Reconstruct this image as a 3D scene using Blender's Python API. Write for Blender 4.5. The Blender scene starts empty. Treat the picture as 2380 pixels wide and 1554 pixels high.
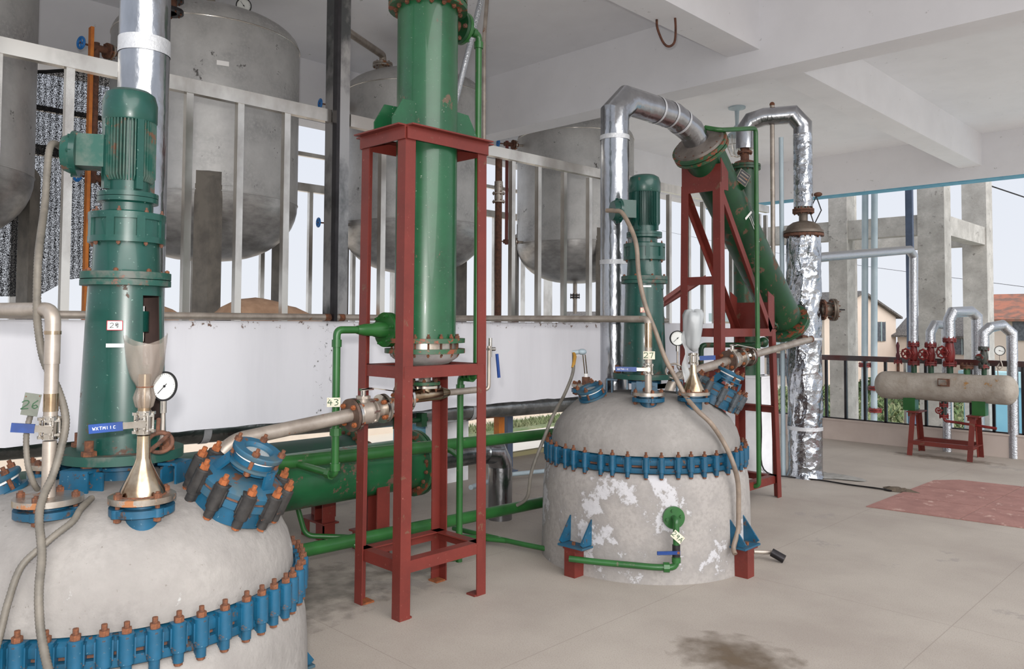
import bpy, bmesh, math, random
from mathutils import Vector as V, Matrix as M
random.seed(7)
S = bpy.context.scene
COL = S.collection
PI = math.pi
# ------------------------------------------------------------------ camera
cam_d = bpy.data.cameras.new('camera'); cam = bpy.data.objects.new('camera', cam_d); COL.objects.link(cam)
S.camera = cam
F_PX, YAW, PITCH, ROLL = 1843.0, math.radians(44.42), math.radians(2.13), math.radians(0.317)
cam_d.sensor_fit = 'HORIZONTAL'; cam_d.sensor_width = 36.0; cam_d.lens = 36.0*F_PX/2380
cam_d.shift_y = -(777-680)/2380.0
cam_d.clip_start = 0.05; cam_d.clip_end = 600
_f0 = V((-math.sin(YAW), math.cos(YAW), 0)); _r0 = V((math.cos(YAW), math.sin(YAW), 0)); _u0 = V((0, 0, 1))
_fw = math.cos(PITCH)*_f0 + math.sin(PITCH)*_u0; _u = -math.sin(PITCH)*_f0 + math.cos(PITCH)*_u0
_r = math.cos(ROLL)*_r0 + math.sin(ROLL)*_u; _u2 = -math.sin(ROLL)*_r0 + math.cos(ROLL)*_u
_m = M((_r, _u2, -_fw)).transposed().to_4x4(); _m.translation = (0, 0, 1.6); cam.matrix_world = _m
# ------------------------------------------------------------------ light
W = bpy.data.worlds.new('overcast_sky'); S.world = W; W.use_nodes = True
nt = W.node_tree; nt.nodes.clear()
wo = nt.nodes.new('ShaderNodeOutputWorld'); bg = nt.nodes.new('ShaderNodeBackground')
tc = nt.nodes.new('ShaderNodeTexCoord'); sx = nt.nodes.new('ShaderNodeSeparateXYZ'); rp = nt.nodes.new('ShaderNodeValToRGB')
nt.links.new(tc.outputs['Generated'], sx.inputs[0]); nt.links.new(sx.outputs['Z'], rp.inputs[0])
rp.color_ramp.elements[0].position = 0.0; rp.color_ramp.elements[0].color = (0.86, 0.89, 0.95, 1)
rp.color_ramp.elements[1].position = 0.5; rp.color_ramp.elements[1].color = (0.74, 0.80, 0.93, 1)
nt.links.new(rp.outputs[0], bg.inputs['Color']); bg.inputs['Strength'].default_value = 0.76
nt.links.new(bg.outputs[0], wo.inputs[0])
# the photographer's flash, just above the lens
fl = bpy.data.lights.new('flash', 'AREA'); fl.shape = 'RECTANGLE'; fl.size = 0.09; fl.size_y = 0.06; fl.energy = 62; fl.color = (1.0, 0.965, 0.93); fl.spread = math.radians(150)
flo = bpy.data.objects.new('flash', fl); COL.objects.link(flo)
_fm = _m.copy(); _fm.translation = V((0, 0, 1.6)) + _u2*0.16 - _r*0.05 + _fw*0.02
flo.matrix_world = _fm
sun = bpy.data.lights.new('sun', 'SUN'); sun.energy = 2.7; sun.angle = math.radians(60); sun.color = (1, 0.97, 0.93)
suno = bpy.data.objects.new('sun', sun); COL.objects.link(suno)
suno.rotation_euler = V((-math.cos(math.radians(34)), .25, -math.sin(math.radians(34)))).to_track_quat('-Z', 'Y').to_euler()
S.view_settings.view_transform = 'Standard'; S.view_settings.look = 'None'; S.view_settings.gamma = 1.0
S.view_settings.exposure = 0.36; S.view_settings.use_curve_mapping = False

# ------------------------------------------------------------------ materials
def lin(c): return tuple(((x/255)/12.92 if x/255 <= .04045 else ((x/255+.055)/1.055)**2.4) for x in c) + (1,)
MATS = {}
def mat(name, c, c2=None, rough=.5, metal=0, scale=6, mixlo=.4, mixhi=.65, rust=0, rustc=(120, 62, 38), rscale=9, bump=0, bscale=60, spec=.5, foil=0, stretch=None, fine=0, coat=0, rustc2=None, fleck=None):
    if name in MATS: return MATS[name]
    m = bpy.data.materials.new(name); m.use_nodes = True; MATS[name] = m
    n = m.node_tree; L = n.links; b = n.nodes['Principled BSDF']
    b.inputs['Roughness'].default_value = rough; b.inputs['Metallic'].default_value = metal
    b.inputs['Specular IOR Level'].default_value = spec; b.inputs['Coat Weight'].default_value = coat
    t = n.nodes.new('ShaderNodeTexCoord'); src = t.outputs['Object']
    if stretch:
        mp = n.nodes.new('ShaderNodeMapping'); mp.inputs['Scale'].default_value = stretch; L.new(src, mp.inputs[0]); ssrc = mp.outputs[0]
    else: ssrc = src
    def noise(sc, det=6, s=src, ro=.6):
        q = n.nodes.new('ShaderNodeTexNoise'); q.inputs['Scale'].default_value = sc; q.inputs['Detail'].default_value = det; q.inputs['Roughness'].default_value = ro
        L.new(s, q.inputs['Vector']); return q.outputs['Fac']
    def ramp(x, lo, hi):
        q = n.nodes.new('ShaderNodeMapRange'); q.inputs[1].default_value = lo; q.inputs[2].default_value = hi; L.new(x, q.inputs[0]); return q.outputs[0]
    def mix(f, a, bb):
        q = n.nodes.new('ShaderNodeMix'); q.data_type = 'RGBA'
        L.new(f, q.inputs[0])
        for k, x in ((6, a), (7, bb)):
            if isinstance(x, tuple): q.inputs[k].default_value = x
            else: L.new(x, q.inputs[k])
        return q.outputs[2]
    col = lin(c)
    if c2 is not None: col = mix(ramp(noise(scale, 6, ssrc), mixlo, mixhi), lin(c), lin(c2))
    if fine:
        d = tuple(x*(1-fine) for x in lin(c)[:3]) + (1,)
        col = mix(ramp(noise(scale*12, 8), .45, .7), col, d)
    if rust:
        rf = ramp(noise(rscale, 9, src, .7), .665-rust*.55, .695-rust*.55)
        rc = lin(rustc)
        if rustc2: rc = mix(ramp(noise(40), .4, .6), lin(rustc), lin(rustc2))
        col = mix(rf, col, rc)
        if metal or rough < .5:
            r2 = n.nodes.new('ShaderNodeMapRange'); r2.inputs[3].default_value = rough; r2.inputs[4].default_value = .85; L.new(rf, r2.inputs[0]); L.new(r2.outputs[0], b.inputs['Roughness'])
        if metal:
            r3 = n.nodes.new('ShaderNodeMapRange'); r3.inputs[3].default_value = metal; r3.inputs[4].default_value = 0; L.new(rf, r3.inputs[0]); L.new(r3.outputs[0], b.inputs['Metallic'])
    if fleck: col = mix(ramp(noise(55, 5, src, .75), .655, .68), col, lin(fleck))
    if isinstance(col, tuple): b.inputs['Base Color'].default_value = col
    else: L.new(col, b.inputs['Base Color'])
    if bump or foil:
        bp = n.nodes.new('ShaderNodeBump'); bp.inputs['Distance'].default_value = .02; bp.inputs['Strength'].default_value = bump or foil
        if foil:
            vo = n.nodes.new('ShaderNodeTexVoronoi'); vo.inputs['Scale'].default_value = bscale; vo.feature = 'F1'; 
            wz = n.nodes.new('ShaderNodeTexNoise'); wz.inputs['Scale'].default_value = bscale*.6; wz.inputs['Detail'].default_value = 5; L.new(ssrc, wz.inputs['Vector'])
            va = n.nodes.new('ShaderNodeVectorMath'); va.operation = 'MULTIPLY_ADD'; L.new(wz.outputs['Color'], va.inputs[0]); va.inputs[1].default_value = (.25,)*3; L.new(ssrc, va.inputs[2])
            L.new(va.outputs[0], vo.inputs['Vector']); L.new(vo.outputs['Distance'], bp.inputs['Height'])
        else:
            L.new(noise(bscale, 8), bp.inputs['Height'])
        L.new(bp.outputs[0], b.inputs['Normal'])
    return m
cement = mat('cement_plaster', (150, 146, 142), (124, 120, 117), .88, scale=2.8, mixlo=.35, mixhi=.66, fine=.2, bump=.35, bscale=16, rust=.05, rustc=(164, 164, 162), rscale=4, fleck=(112, 106, 100))
cement_low = mat('cement_plaster_stained', (158, 153, 149), (122, 119, 118), .88, scale=3.4, mixlo=.46, mixhi=.68, fine=.2, bump=.4, bscale=12, rust=.19, rustc=(184, 183, 186), rscale=3.4)
floorm = mat('terrazzo_floor', (174, 166, 157), (158, 149, 141), .6, scale=.9, fine=.0, rust=.12, rustc=(156, 149, 143), rscale=1.1, spec=.3, bump=.08, bscale=90)
mat_speck = True
white = mat('white_wall_paint', (228, 228, 234), (216, 216, 222), .7, scale=2, stretch=(1, 1, .15))
white2 = mat('white_board', (240, 240, 243), (226, 226, 230), .6, scale=4)
ceilm = mat('ceiling_paint', (236, 236, 240), (230, 230, 234), .9, scale=1.2, rust=.015, rustc=(190, 190, 190), rscale=8)
bluetrim = mat('pale_blue_paint', (110, 178, 205), (96, 160, 190), .7)
steelb = mat('brushed_stainless', (222, 218, 210), (176, 170, 162), .2, .95, scale=1.4, mixlo=.42, mixhi=.58, stretch=(1, 1, .6))
tankm = mat('stainless_tank', (193, 192, 190), (156, 155, 154), .45, .45, scale=2.6, mixlo=.35, mixhi=.7, rust=.05, rustc=(92, 90, 88), rscale=5, fine=.1)
tankm2 = mat('stainless_tank_band', (186, 184, 182), (128, 126, 124), .35, .55, scale=2.0, mixlo=.3, mixhi=.7, stretch=(2, 2, 5))
legm = mat('tank_leg_steel', (134, 128, 119), (108, 103, 97), .6, .3, scale=5)
foil = mat('aluminium_foil_smooth', (178, 180, 184), (146, 148, 152), .22, 1, scale=3, foil=.16, bscale=11, stretch=(1, 1, .5))
foilc = mat('aluminium_foil_crumpled', (196, 200, 206), (150, 154, 160), .18, 1, scale=4, foil=.7, bscale=9)
foilt = mat('aluminium_foil_textured', (190, 193, 198), None, .22, 1, foil=.25, bscale=36)
foild = mat('dark_glossy_wrap', (176, 180, 180), (120, 124, 124), .25, .95, scale=5, foil=.12, bscale=14)
tape = mat('silver_tape', (215, 217, 220), (190, 192, 196), .4, .4, bump=.3, bscale=60)
teal = mat('teal_machine_paint', (15, 68, 59), (12, 56, 49), .34, 0, scale=5, rust=.08, rustc=(78, 58, 48), rscale=9, coat=.2, fine=.12, fleck=(110, 140, 130))
teald = mat('teal_dusty_paint', (26, 78, 68), (72, 92, 84), .65, scale=14, mixlo=.42, mixhi=.62, rust=.14, rustc=(100, 72, 56), rscale=12)
tealfl = mat('teal_flange_worn', (24, 72, 62), (82, 88, 82), .55, scale=8, mixlo=.52, mixhi=.64, rust=.14, rustc=(100, 66, 52), rscale=9)
green = mat('green_gloss_paint', (27, 86, 52), (22, 70, 42), .34, scale=4, rust=.06, rustc=(104, 84, 70), rscale=8, coat=.3, fleck=(150, 160, 145), fine=.1)
greend = mat('dark_green_paint', (22, 68, 38), (19, 55, 34), .4, scale=5, rust=.16, rustc=(92, 70, 54), rscale=9)
greenp = mat('bright_green_pipe_paint', (39, 95, 42), (31, 80, 36), .38, scale=5, rust=.06, rustc=(96, 96, 76), rscale=9, coat=.2)
greenf = mat('green_flange_rusty', (34, 83, 51), (55, 81, 62), .5, scale=9, rust=.26, rustc=(126, 66, 44), rscale=14)
red = mat('red_oxide_paint', (112, 42, 34), (97, 36, 29), .5, scale=4, rust=.08, rustc=(104, 70, 54), rscale=9, fine=.1, fleck=(150, 96, 84))
redd = mat('red_valve_paint', (126, 29, 26), (96, 24, 22), .45, scale=12, rust=.1, rustc=(100, 50, 40), rscale=20)
blue = mat('blue_enamel_paint', (20, 82, 112), (18, 68, 92), .42, scale=9, rust=.14, rustc=(36, 44, 50), rscale=26, rustc2=(92, 66, 50), fleck=(110, 140, 152))
blued = mat('blue_dusty_paint', (28, 80, 106), (64, 84, 92), .6, scale=7, mixlo=.46, mixhi=.64, rust=.12, rustc=(96, 64, 48), rscale=12)
handleb = mat('blue_lever_plastic', (20, 63, 134), (17, 48, 102), .4, scale=9)
rust = mat('rusty_bolt', (128, 78, 50), (84, 54, 40), .85, scale=40, mixlo=.35, mixhi=.6, bump=.4, bscale=120)
rustd = mat('dark_rust', (112, 74, 56), (78, 54, 44), .8, scale=25, bump=.3, bscale=80)
rusto = mat('orange_rust', (150, 84, 44), (108, 62, 36), .85, scale=40)
black = mat('blackened_clamp', (52, 50, 49), (34, 33, 33), .5, scale=30, rust=.08, rustc=(110, 70, 48), rscale=20)
blackp = mat('black_plastic', (22, 22, 24), None, .35)
chrome = mat('polished_stainless', (214, 210, 204), (180, 172, 162), .16, 1, scale=12)
ssr = mat('stainless_heat_tinted', (196, 178, 152), (120, 86, 56), .22, 1, scale=7, mixlo=.42, mixhi=.72)
pipeg = mat('stainless_pipe_dull', (176, 166, 156), (150, 140, 130), .42, .55, scale=8, rust=.04, rustc=(130, 84, 54), rscale=12)
plate = mat('stainless_flange_plate', (188, 182, 174), (150, 136, 122), .3, .8, scale=10, rust=.2, rustc=(150, 100, 64), rscale=9)
gasket = mat('white_gasket', (240, 238, 236), None, .6)
hosem = mat('ribbed_grey_hose', (112, 106, 97), (90, 86, 79), .6, scale=14)
hosed = mat('grey_hose', (112, 107, 99), (90, 86, 80), .6, scale=10)
brownh = mat('brown_hose', (142, 126, 111), (116, 103, 92), .5, scale=10)
dialm = mat('gauge_dial', (232, 234, 230), None, .3)
inkg = mat('dark_green_ink', (34, 74, 44), None, .6)
ink = mat('black_ink', (24, 24, 28), None, .6)
tagm = mat('cream_tag', (216, 212, 190), (196, 192, 172), .6, scale=20)
tagg = mat('grey_tag', (106, 110, 100), (92, 96, 88), .6, scale=20)
labelm = mat('white_label', (240, 238, 236), None, .4)
labelr = mat('red_label_border', (206, 44, 60), None, .4)
yellow = mat('yellow_paint', (176, 132, 50), (150, 108, 40), .5, scale=9)
orangem = mat('orange_paint', (196, 116, 36), (170, 92, 30), .5, scale=9)
deckm = mat('pale_deck_concrete', (214, 212, 208), None, .9)
greyc = mat('raw_concrete', (186, 183, 177), (158, 155, 149), .9, scale=2.2, mixlo=.4, mixhi=.6, fine=.2, rust=.09, rustc=(134, 131, 126), rscale=7, bump=.3, bscale=14)
beige = mat('beige_wall_plaster', (222, 208, 192), (206, 192, 176), .9, scale=.5)
curbm = mat('pinkish_curb_render', (196, 182, 173), (182, 167, 158), .85, scale=1.5)
ground_m = mat('pale_concrete_ground', (214, 206, 192), (198, 188, 174), .95, scale=.15)
grass = mat('rough_grass', (104, 124, 80), (146, 146, 112), .95, scale=.35, fine=.3, bump=.5, bscale=3)
leafm = mat('foliage', (72, 96, 62), (100, 118, 80), .9, scale=3)
soil = mat('field_soil', (160, 148, 116), (120, 136, 84), .95, scale=.2)
matm = mat('red_brown_mat', (160, 118, 110), (138, 98, 92), .75, scale=5, fine=.2, rust=.14, rustc=(182, 150, 140), rscale=6)
cyanw = mat('cyan_wall', (150, 208, 228), (136, 196, 220), .7, scale=.8)
cyanw2 = mat('cyan_wall_rim', (186, 226, 236), None, .7)
cloth = mat('brown_sacking', (196, 160, 132), (170, 136, 110), .9, scale=6)
roofgrey = mat('grey_roof_tile', (112, 108, 104), (84, 80, 78), .9, scale=9, mixlo=.45, mixhi=.55)
roofred = mat('red_roof_tile', (172, 112, 90), (128, 100, 88), .9, scale=1.6, mixlo=.42, mixhi=.58)
housew = mat('pale_pink_render', (214, 198, 184), (204, 188, 174), .9, scale=.4)
houseb = mat('pale_aqua_render', (176, 196, 196), None, .9)
windowg = mat('dark_window_glass', (96, 100, 106), (70, 74, 80), .25)
bluepipe = mat('grey_blue_pipe_paint', (178, 194, 202), (160, 178, 188), .45, scale=2)
bluecol = mat('slate_blue_steel_paint', (84, 98, 122), (72, 84, 104), .5, scale=3)
darks = mat('dark_steel', (60, 58, 60), (44, 42, 44), .4, .7)
mudm = mat('damp_mud', (104, 92, 78), (80, 70, 60), .85, scale=20, bump=.5)
stainm = mat('floor_stain', (150, 138, 124), (120, 106, 92), .7, scale=5)
railred = mat('maroon_mirror_rail', (100, 62, 58), (92, 88, 88), .25, .6, scale=1.2, mixlo=.45, mixhi=.55)
def glassmat(name, col, alpha, rough):
    m = bpy.data.materials.new(name); m.use_nodes = True; n = m.node_tree; b = n.nodes['Principled BSDF']
    b.inputs['Base Color'].default_value = lin(col); b.inputs['Roughness'].default_value = rough
    b.inputs['Alpha'].default_value = alpha; b.inputs['Specular IOR Level'].default_value = .8
    t = n.nodes.new('ShaderNodeTexNoise'); t.inputs['Scale'].default_value = 22; t.inputs['Detail'].default_value = 5; t.inputs['Distortion'].default_value = 3.5
    bp = n.nodes.new('ShaderNodeBump'); bp.inputs['Strength'].default_value = .8; n.links.new(t.outputs['Fac'], bp.inputs['Height']); n.links.new(bp.outputs[0], b.inputs['Normal'])
    MATS[name] = m; return m
bagm = glassmat('crumpled_clear_plastic', (150, 138, 128), .42, .2)
bagw = glassmat('milky_plastic', (176, 180, 182), .84, .3)
glassm = glassmat('clear_glass', (220, 226, 226), .35, .08)
netm = bpy.data.materials.new('black_shade_netting'); netm.use_nodes = True
def _net():
    n = netm.node_tree; b = n.nodes['Principled BSDF']; b.inputs['Base Color'].default_value = lin((20, 20, 24)); b.inputs['Roughness'].default_value = .9
    t = n.nodes.new('ShaderNodeTexCoord'); mp = n.nodes.new('ShaderNodeMapping'); mp.inputs['Scale'].default_value = (1, 1, .6)
    q = n.nodes.new('ShaderNodeTexNoise'); q.inputs['Scale'].default_value = 190; q.inputs['Detail'].default_value = 4
    w = n.nodes.new('ShaderNodeTexWave'); w.inputs['Scale'].default_value = 5; w.inputs['Distortion'].default_value = 3; w.bands_direction = 'Y'
    a = n.nodes.new('ShaderNodeMath'); a.operation = 'MULTIPLY_ADD'; a.inputs[1].default_value = .05
    r = n.nodes.new('ShaderNodeMapRange'); r.inputs[1].default_value = .53; r.inputs[2].default_value = .62; r.inputs[3].default_value = 1; r.inputs[4].default_value = .12
    n.links.new(t.outputs['Object'], mp.inputs[0]); n.links.new(mp.outputs[0], q.inputs['Vector']); n.links.new(mp.outputs[0], w.inputs['Vector'])
    n.links.new(w.outputs['Fac'], a.inputs[0]); n.links.new(q.outputs['Fac'], a.inputs[2]); n.links.new(a.outputs[0], r.inputs[0]); n.links.new(r.outputs[0], b.inputs['Alpha'])
_net(); MATS['net'] = netm

# ------------------------------------------------------------------ mesh builder
def frame(d, up=None):
    d = V(d).normalized(); up = V(up) if up is not None else (V((0, 0, 1)) if abs(d.z) < .9 else V((1, 0, 0)))
    x = up.cross(d)
    if x.length < 1e-5: x = V((0, 1, 0)).cross(d)
    x.normalize(); y = d.cross(x).normalized(); return x, y, d
class MB:
    def __init__(s): s.v = []; s.f = []; s.m = []; s.mats = []
    def mi(s, m):
        if m not in s.mats: s.mats.append(m)
        return s.mats.index(m)
    def add(s, vs, fs, m):
        o = len(s.v); k = s.mi(m); s.v += [tuple(p) for p in vs]
        for f in fs: s.f.append([i+o for i in f]); s.m.append(k)
        return s
    def box(s, a, b, m):            # two opposite corners
        x0, y0, z0 = (min(a[i], b[i]) for i in range(3)); x1, y1, z1 = (max(a[i], b[i]) for i in range(3))
        return s.add([(x0,y0,z0),(x1,y0,z0),(x1,y1,z0),(x0,y1,z0),(x0,y0,z1),(x1,y0,z1),(x1,y1,z1),(x0,y1,z1)],
                     [(3,2,1,0),(4,5,6,7),(0,1,5,4),(1,2,6,5),(2,3,7,6),(3,0,4,7)], m)
    def bar(s, p0, p1, w, h, m, up=None):     # rectangular bar between points
        p0, p1 = V(p0), V(p1); x, y, d = frame(p1-p0, up); vs = []
        for p in (p0, p1):
            for a, b in ((-1,-1),(1,-1),(1,1),(-1,1)): vs.append(p + x*a*w/2 + y*b*h/2)
        return s.add(vs, [(3,2,1,0),(4,5,6,7),(0,1,5,4),(1,2,6,5),(2,3,7,6),(3,0,4,7)], m)
    def prism(s, poly, p0, p1, m, up=None):   # 2D polygon swept p0->p1 in frame
        p0, p1 = V(p0), V(p1); x, y, d = frame(p1-p0, up); n = len(poly)
        vs = [p + x*a + y*b for p in (p0, p1) for a, b in poly]
        return s.add(vs, [list(range(n))[::-1], list(range(n, 2*n))] + [(i, (i+1) % n, n+(i+1) % n, n+i) for i in range(n)], m)
    def angle(s, p0, p1, da, db, w, t, m):    # L section: legs along da and db from the heel line
        p0, p1, da, db = V(p0), V(p1), V(da), V(db)
        pts = [V((0,0,0)), da*w, da*w+db*t, da*t+db*t, da*t+db*w, db*w]
        vs = [p+q for p in (p0, p1) for q in pts]; n = 6
        fs = [(0,1,2,3),(0,3,4,5)]; fs2 = [(9,8,7,6),(11,10,9,6)]
        return s.add(vs, fs+fs2+[(i, n+i, n+(i+1) % n, (i+1) % n) for i in range(n)], m)
    def lathe(s, prof, m, o=(0,0,0), d=(0,0,1), seg=32, up=None, skip=None, a0=0):
        x, y, z = frame(d, up); o = V(o); vs = []; n = len(prof); fs = []
        if tuple(V(d).normalized()) == (0,0,1): x, y = V((1,0,0)), V((0,1,0))
        for i in range(seg):
            a = 2*PI*i/seg + a0
            for r, h in prof: vs.append(o + x*math.cos(a)*r + y*math.sin(a)*r + z*h)
        for i in range(seg):
            j = (i+1) % seg
            for k in range(n-1):
                if skip and skip(360*(i+.5)/seg, (prof[k][1]+prof[k+1][1])/2): continue
                if prof[k][0] < 1e-6 and prof[k+1][0] < 1e-6: continue
                if prof[k][0] < 1e-6: fs.append((i*n+k, j*n+k+1, i*n+k+1))
                elif prof[k+1][0] < 1e-6: fs.append((i*n+k, j*n+k, i*n+k+1))
                else: fs.append((i*n+k, j*n+k, j*n+k+1, i*n+k+1))
        return s.add(vs, fs, m)
    def cyl(s, p0, p1, r, m, r1=None, seg=20, a0=0):
        p0, p1 = V(p0), V(p1); h = (p1-p0).length; r1 = r if r1 is None else r1
        return s.lathe([(0,0),(r,0),(r1,h),(0,h)], m, p0, p1-p0, seg, a0=a0)
    def tube(s, pts, r, m, seg=14, caps=True, smooth=0, rings=None):
        pts = [V(p) for p in pts]
        if smooth: pts = spline(pts, smooth)
        n = len(pts); vs = []; x = None
        for i, p in enumerate(pts):
            if i == 0: d = pts[1]-pts[0]
            elif i == n-1: d = pts[-1]-pts[-2]
            else: d = (pts[i]-pts[i-1]).normalized() + (pts[i+1]-pts[i]).normalized()
            if d.length < 1e-6: d = pts[i]-pts[i-1]
            d.normalize()
            if x is None: x, y, _ = frame(d)
            else:
                x = x - d*x.dot(d); x.normalize(); y = d.cross(x)
            k = 1
            if 0 < i < n-1 and not smooth:
                c = (pts[i]-pts[i-1]).normalized().dot(d); k = 1/max(c, .5)
            rr = r(i, n) if callable(r) else r
            bis = None
            if k > 1.001:
                e = (pts[i]-pts[i-1]).normalized(); bis = (e - d*e.dot(d))
                if bis.length > 1e-6: bis.normalize()
                else: bis = None
            for j in range(seg):
                a = 2*PI*j/seg; off = x*math.cos(a)*rr + y*math.sin(a)*rr
                if bis is not None: off = off + bis*(off.dot(bis))*(k-1)
                vs.append(p+off)
        fs = [(i*seg+j, i*seg+(j+1) % seg, (i+1)*seg+(j+1) % seg, (i+1)*seg+j) for i in range(n-1) for j in range(seg)]
        if caps: fs += [list(range(seg))[::-1], list(range((n-1)*seg, n*seg))]
        return s.add(vs, fs, m)
    def sphere(s, c, r, m, seg=16, sc=(1,1,1)):
        prof = [(max(0, math.sin(PI*k/8))*r, -math.cos(PI*k/8)*r) for k in range(9)]; prof[0] = (0, -r); prof[-1] = (0, r)
        o = len(s.v); s.lathe(prof, m, (0,0,0), (0,0,1), seg)
        for i in range(o, len(s.v)): q = s.v[i]; s.v[i] = (c[0]+q[0]*sc[0], c[1]+q[1]*sc[1], c[2]+q[2]*sc[2])
        return s
    def torus(s, c, d, R, r, m, seg=32, s2=10):
        x, y, z = frame(d); c = V(c)
        pts = [c + x*math.cos(2*PI*i/seg)*R + y*math.sin(2*PI*i/seg)*R for i in range(seg)]
        vs = []
        for i, p in enumerate(pts):
            e = (p-c).normalized()
            for j in range(s2): a = 2*PI*j/s2; vs.append(p + e*math.cos(a)*r + z*math.sin(a)*r)
        return s.add(vs, [(i*s2+j, ((i+1) % seg)*s2+j, ((i+1) % seg)*s2+(j+1) % s2, i*s2+(j+1) % s2) for i in range(seg) for j in range(s2)], m)
    def bolt(s, p, d, r, m, up=.02, nut=True):   # hex nut + stud standing at p along d
        p, d = V(p), V(d).normalized()
        s.cyl(p, p+d*r*1.1, r, m, seg=6); s.cyl(p+d*r*1.1, p+d*(r*1.1+up), r*.55, m, seg=8); return s
    def jitter(s, a):
        s.v = [(x+random.uniform(-a, a), y+random.uniform(-a, a), z+random.uniform(-a, a)) for x, y, z in s.v]; return s
    def build(s, name, parent=None, ang=35, origin=None):
        o0 = V(origin) if origin else (V(parent['_o']) if parent and '_o' in parent else V((0,0,0)))
        me = bpy.data.meshes.new(name); me.from_pydata([tuple(V(p)-o0) for p in s.v], [], s.f)
        for m in s.mats: me.materials.append(m)
        me.polygons.foreach_set('material_index', s.m); me.polygons.foreach_set('use_smooth', [True]*len(s.f))
        me.update()
        bm = bmesh.new(); bm.from_mesh(me); bmesh.ops.recalc_face_normals(bm, faces=bm.faces); bm.to_mesh(me); bm.free()
        try: me.set_sharp_from_angle(angle=math.radians(ang))
        except Exception: pass
        ob = bpy.data.objects.new(name, me); COL.objects.link(ob)
        if parent is not None:
            ob.parent = parent; ob['_o'] = tuple(o0)
        elif origin: ob.location = o0; ob['_o'] = tuple(o0)
        return ob
def spline(pts, k):
    out = []; n = len(pts)
    for i in range(n-1):
        p0 = pts[max(0, i-1)]; p1 = pts[i]; p2 = pts[i+1]; p3 = pts[min(n-1, i+2)]
        for j in range(k):
            t = j/k; out.append(.5*((2*p1)+(p2-p0)*t+(2*p0-5*p1+4*p2-p3)*t*t+(3*p1-p0-3*p2+p3)*t**3))
    out.append(pts[-1]); return out
def bend(pts, r, k=6):                     # round the corners of a polyline
    pts = [V(p) for p in pts]; out = [pts[0]]
    for a, b, c in zip(pts, pts[1:], pts[2:]):
        u = (a-b); w = (c-b); q = min(r, u.length*.49, w.length*.49); s0 = b+u.normalized()*q; s1 = b+w.normalized()*q
        for i in range(k+1): t = i/k; out.append(s0*(1-t)**2 + b*2*t*(1-t) + s1*t*t)
    out.append(pts[-1]); return out
def tag(o, label=None, cat=None, group=None, kind=None):
    if label: o['label'] = label
    if cat: o['category'] = cat
    if group: o['group'] = group
    if kind: o['kind'] = kind
    return o
def thing(name, loc, label, cat, group=None):
    o = bpy.data.objects.new(name, None); COL.objects.link(o); o.location = loc; o['_o'] = tuple(loc); o.empty_display_size = .1
    return tag(o, label, cat, group)
def struct(name, mb, **k): return tag(mb.build(name, **k), kind='structure')
def shared(src, name, parent, mw):        # copy of a mesh part placed by a matrix in the parent's space
    c = src.copy(); COL.objects.link(c); c.parent = parent; c.matrix_local = mw; return c
def flange(mb, p, d, r, t, m, n=8, rb=None, bm=rust, br=.009, up=.012, a0=0.2, both=True):
    p, d = V(p), V(d).normalized(); mb.cyl(p, p+d*t, r, m, seg=32)
    x, y, _ = frame(d); rb = rb or r*.82
    for i in range(n):
        a = 2*PI*i/n + a0; q = p + x*math.cos(a)*rb + y*math.sin(a)*rb
        mb.bolt(q+d*t, d, br, bm, up)
        if both: mb.bolt(q, -d, br, bm, up*.5)
GL = {'2': [[(0,.8),(.25,1),(.6,1),(.75,.8),(.6,.5),(0,0),(.8,.05)]], '3': [[(0,.95),(.5,1),(.7,.8),(.3,.55),(.7,.4),(.6,.1),(.1,0)]],
      '4': [[(.4,1),(0,.4),(.8,.45)],[(.55,.8),(.5,0)]], '7': [[(0,.9),(.7,1),(.35,0)]], '9': [[(.7,.9),(.3,1),(.1,.7),(.4,.5),(.7,.9),(.6,0)]],
      'A': [[(0,0),(.4,1),(.8,0)],[(.15,.35),(.65,.35)]], '6': [[(.6,1),(.15,.6),(.1,.2),(.4,0),(.7,.2),(.5,.45),(.1,.3)]],
      'H': [[(.15,1),(.6,1),(.6,.7),(.15,.7),(.15,1)],[(0,.55),(.8,.6)],[(.25,.55),(.2,.35),(.65,.35),(.55,0),(.3,.1)]], 'I': [[(.3,0),(.3,1)]], 'C': [[(.7,.9),(.2,.9),(.1,.1),(.7,.1)]], '.': [[(.3,0),(.4,.1)]], '-': [[(.1,.5),(.6,.5)]], 'X': [[(0,0),(.7,1)],[(0,1),(.7,0)]], 'T': [[(0,1),(.8,1)],[(.4,1),(.4,0)]], 'E': [[(.7,1),(.1,1),(.1,0),(.7,0)],[(.1,.5),(.6,.5)]], 'W': [[(0,1),(.2,0),(.4,.7),(.6,0),(.8,1)]], 'M': [[(0,0),(.1,1),(.4,.3),(.7,1),(.8,0)]]}
def write(mb, txt, o, ux, uy, h, m, w=None, gap=1.05):
    o, ux, uy = V(o), V(ux).normalized(), V(uy).normalized(); n = ux.cross(uy); w = w or h*.12; x = 0
    for ch in txt:
        for st in GL.get(ch, []):
            for a, b in zip(st, st[1:]):
                pa = o+ux*(x+a[0]*h)+uy*a[1]*h; pb = o+ux*(x+b[0]*h)+uy*b[1]*h
                mb.bar(pa, pb, w, .0012, m, up=n)
        x += h*gap
    return mb
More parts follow.
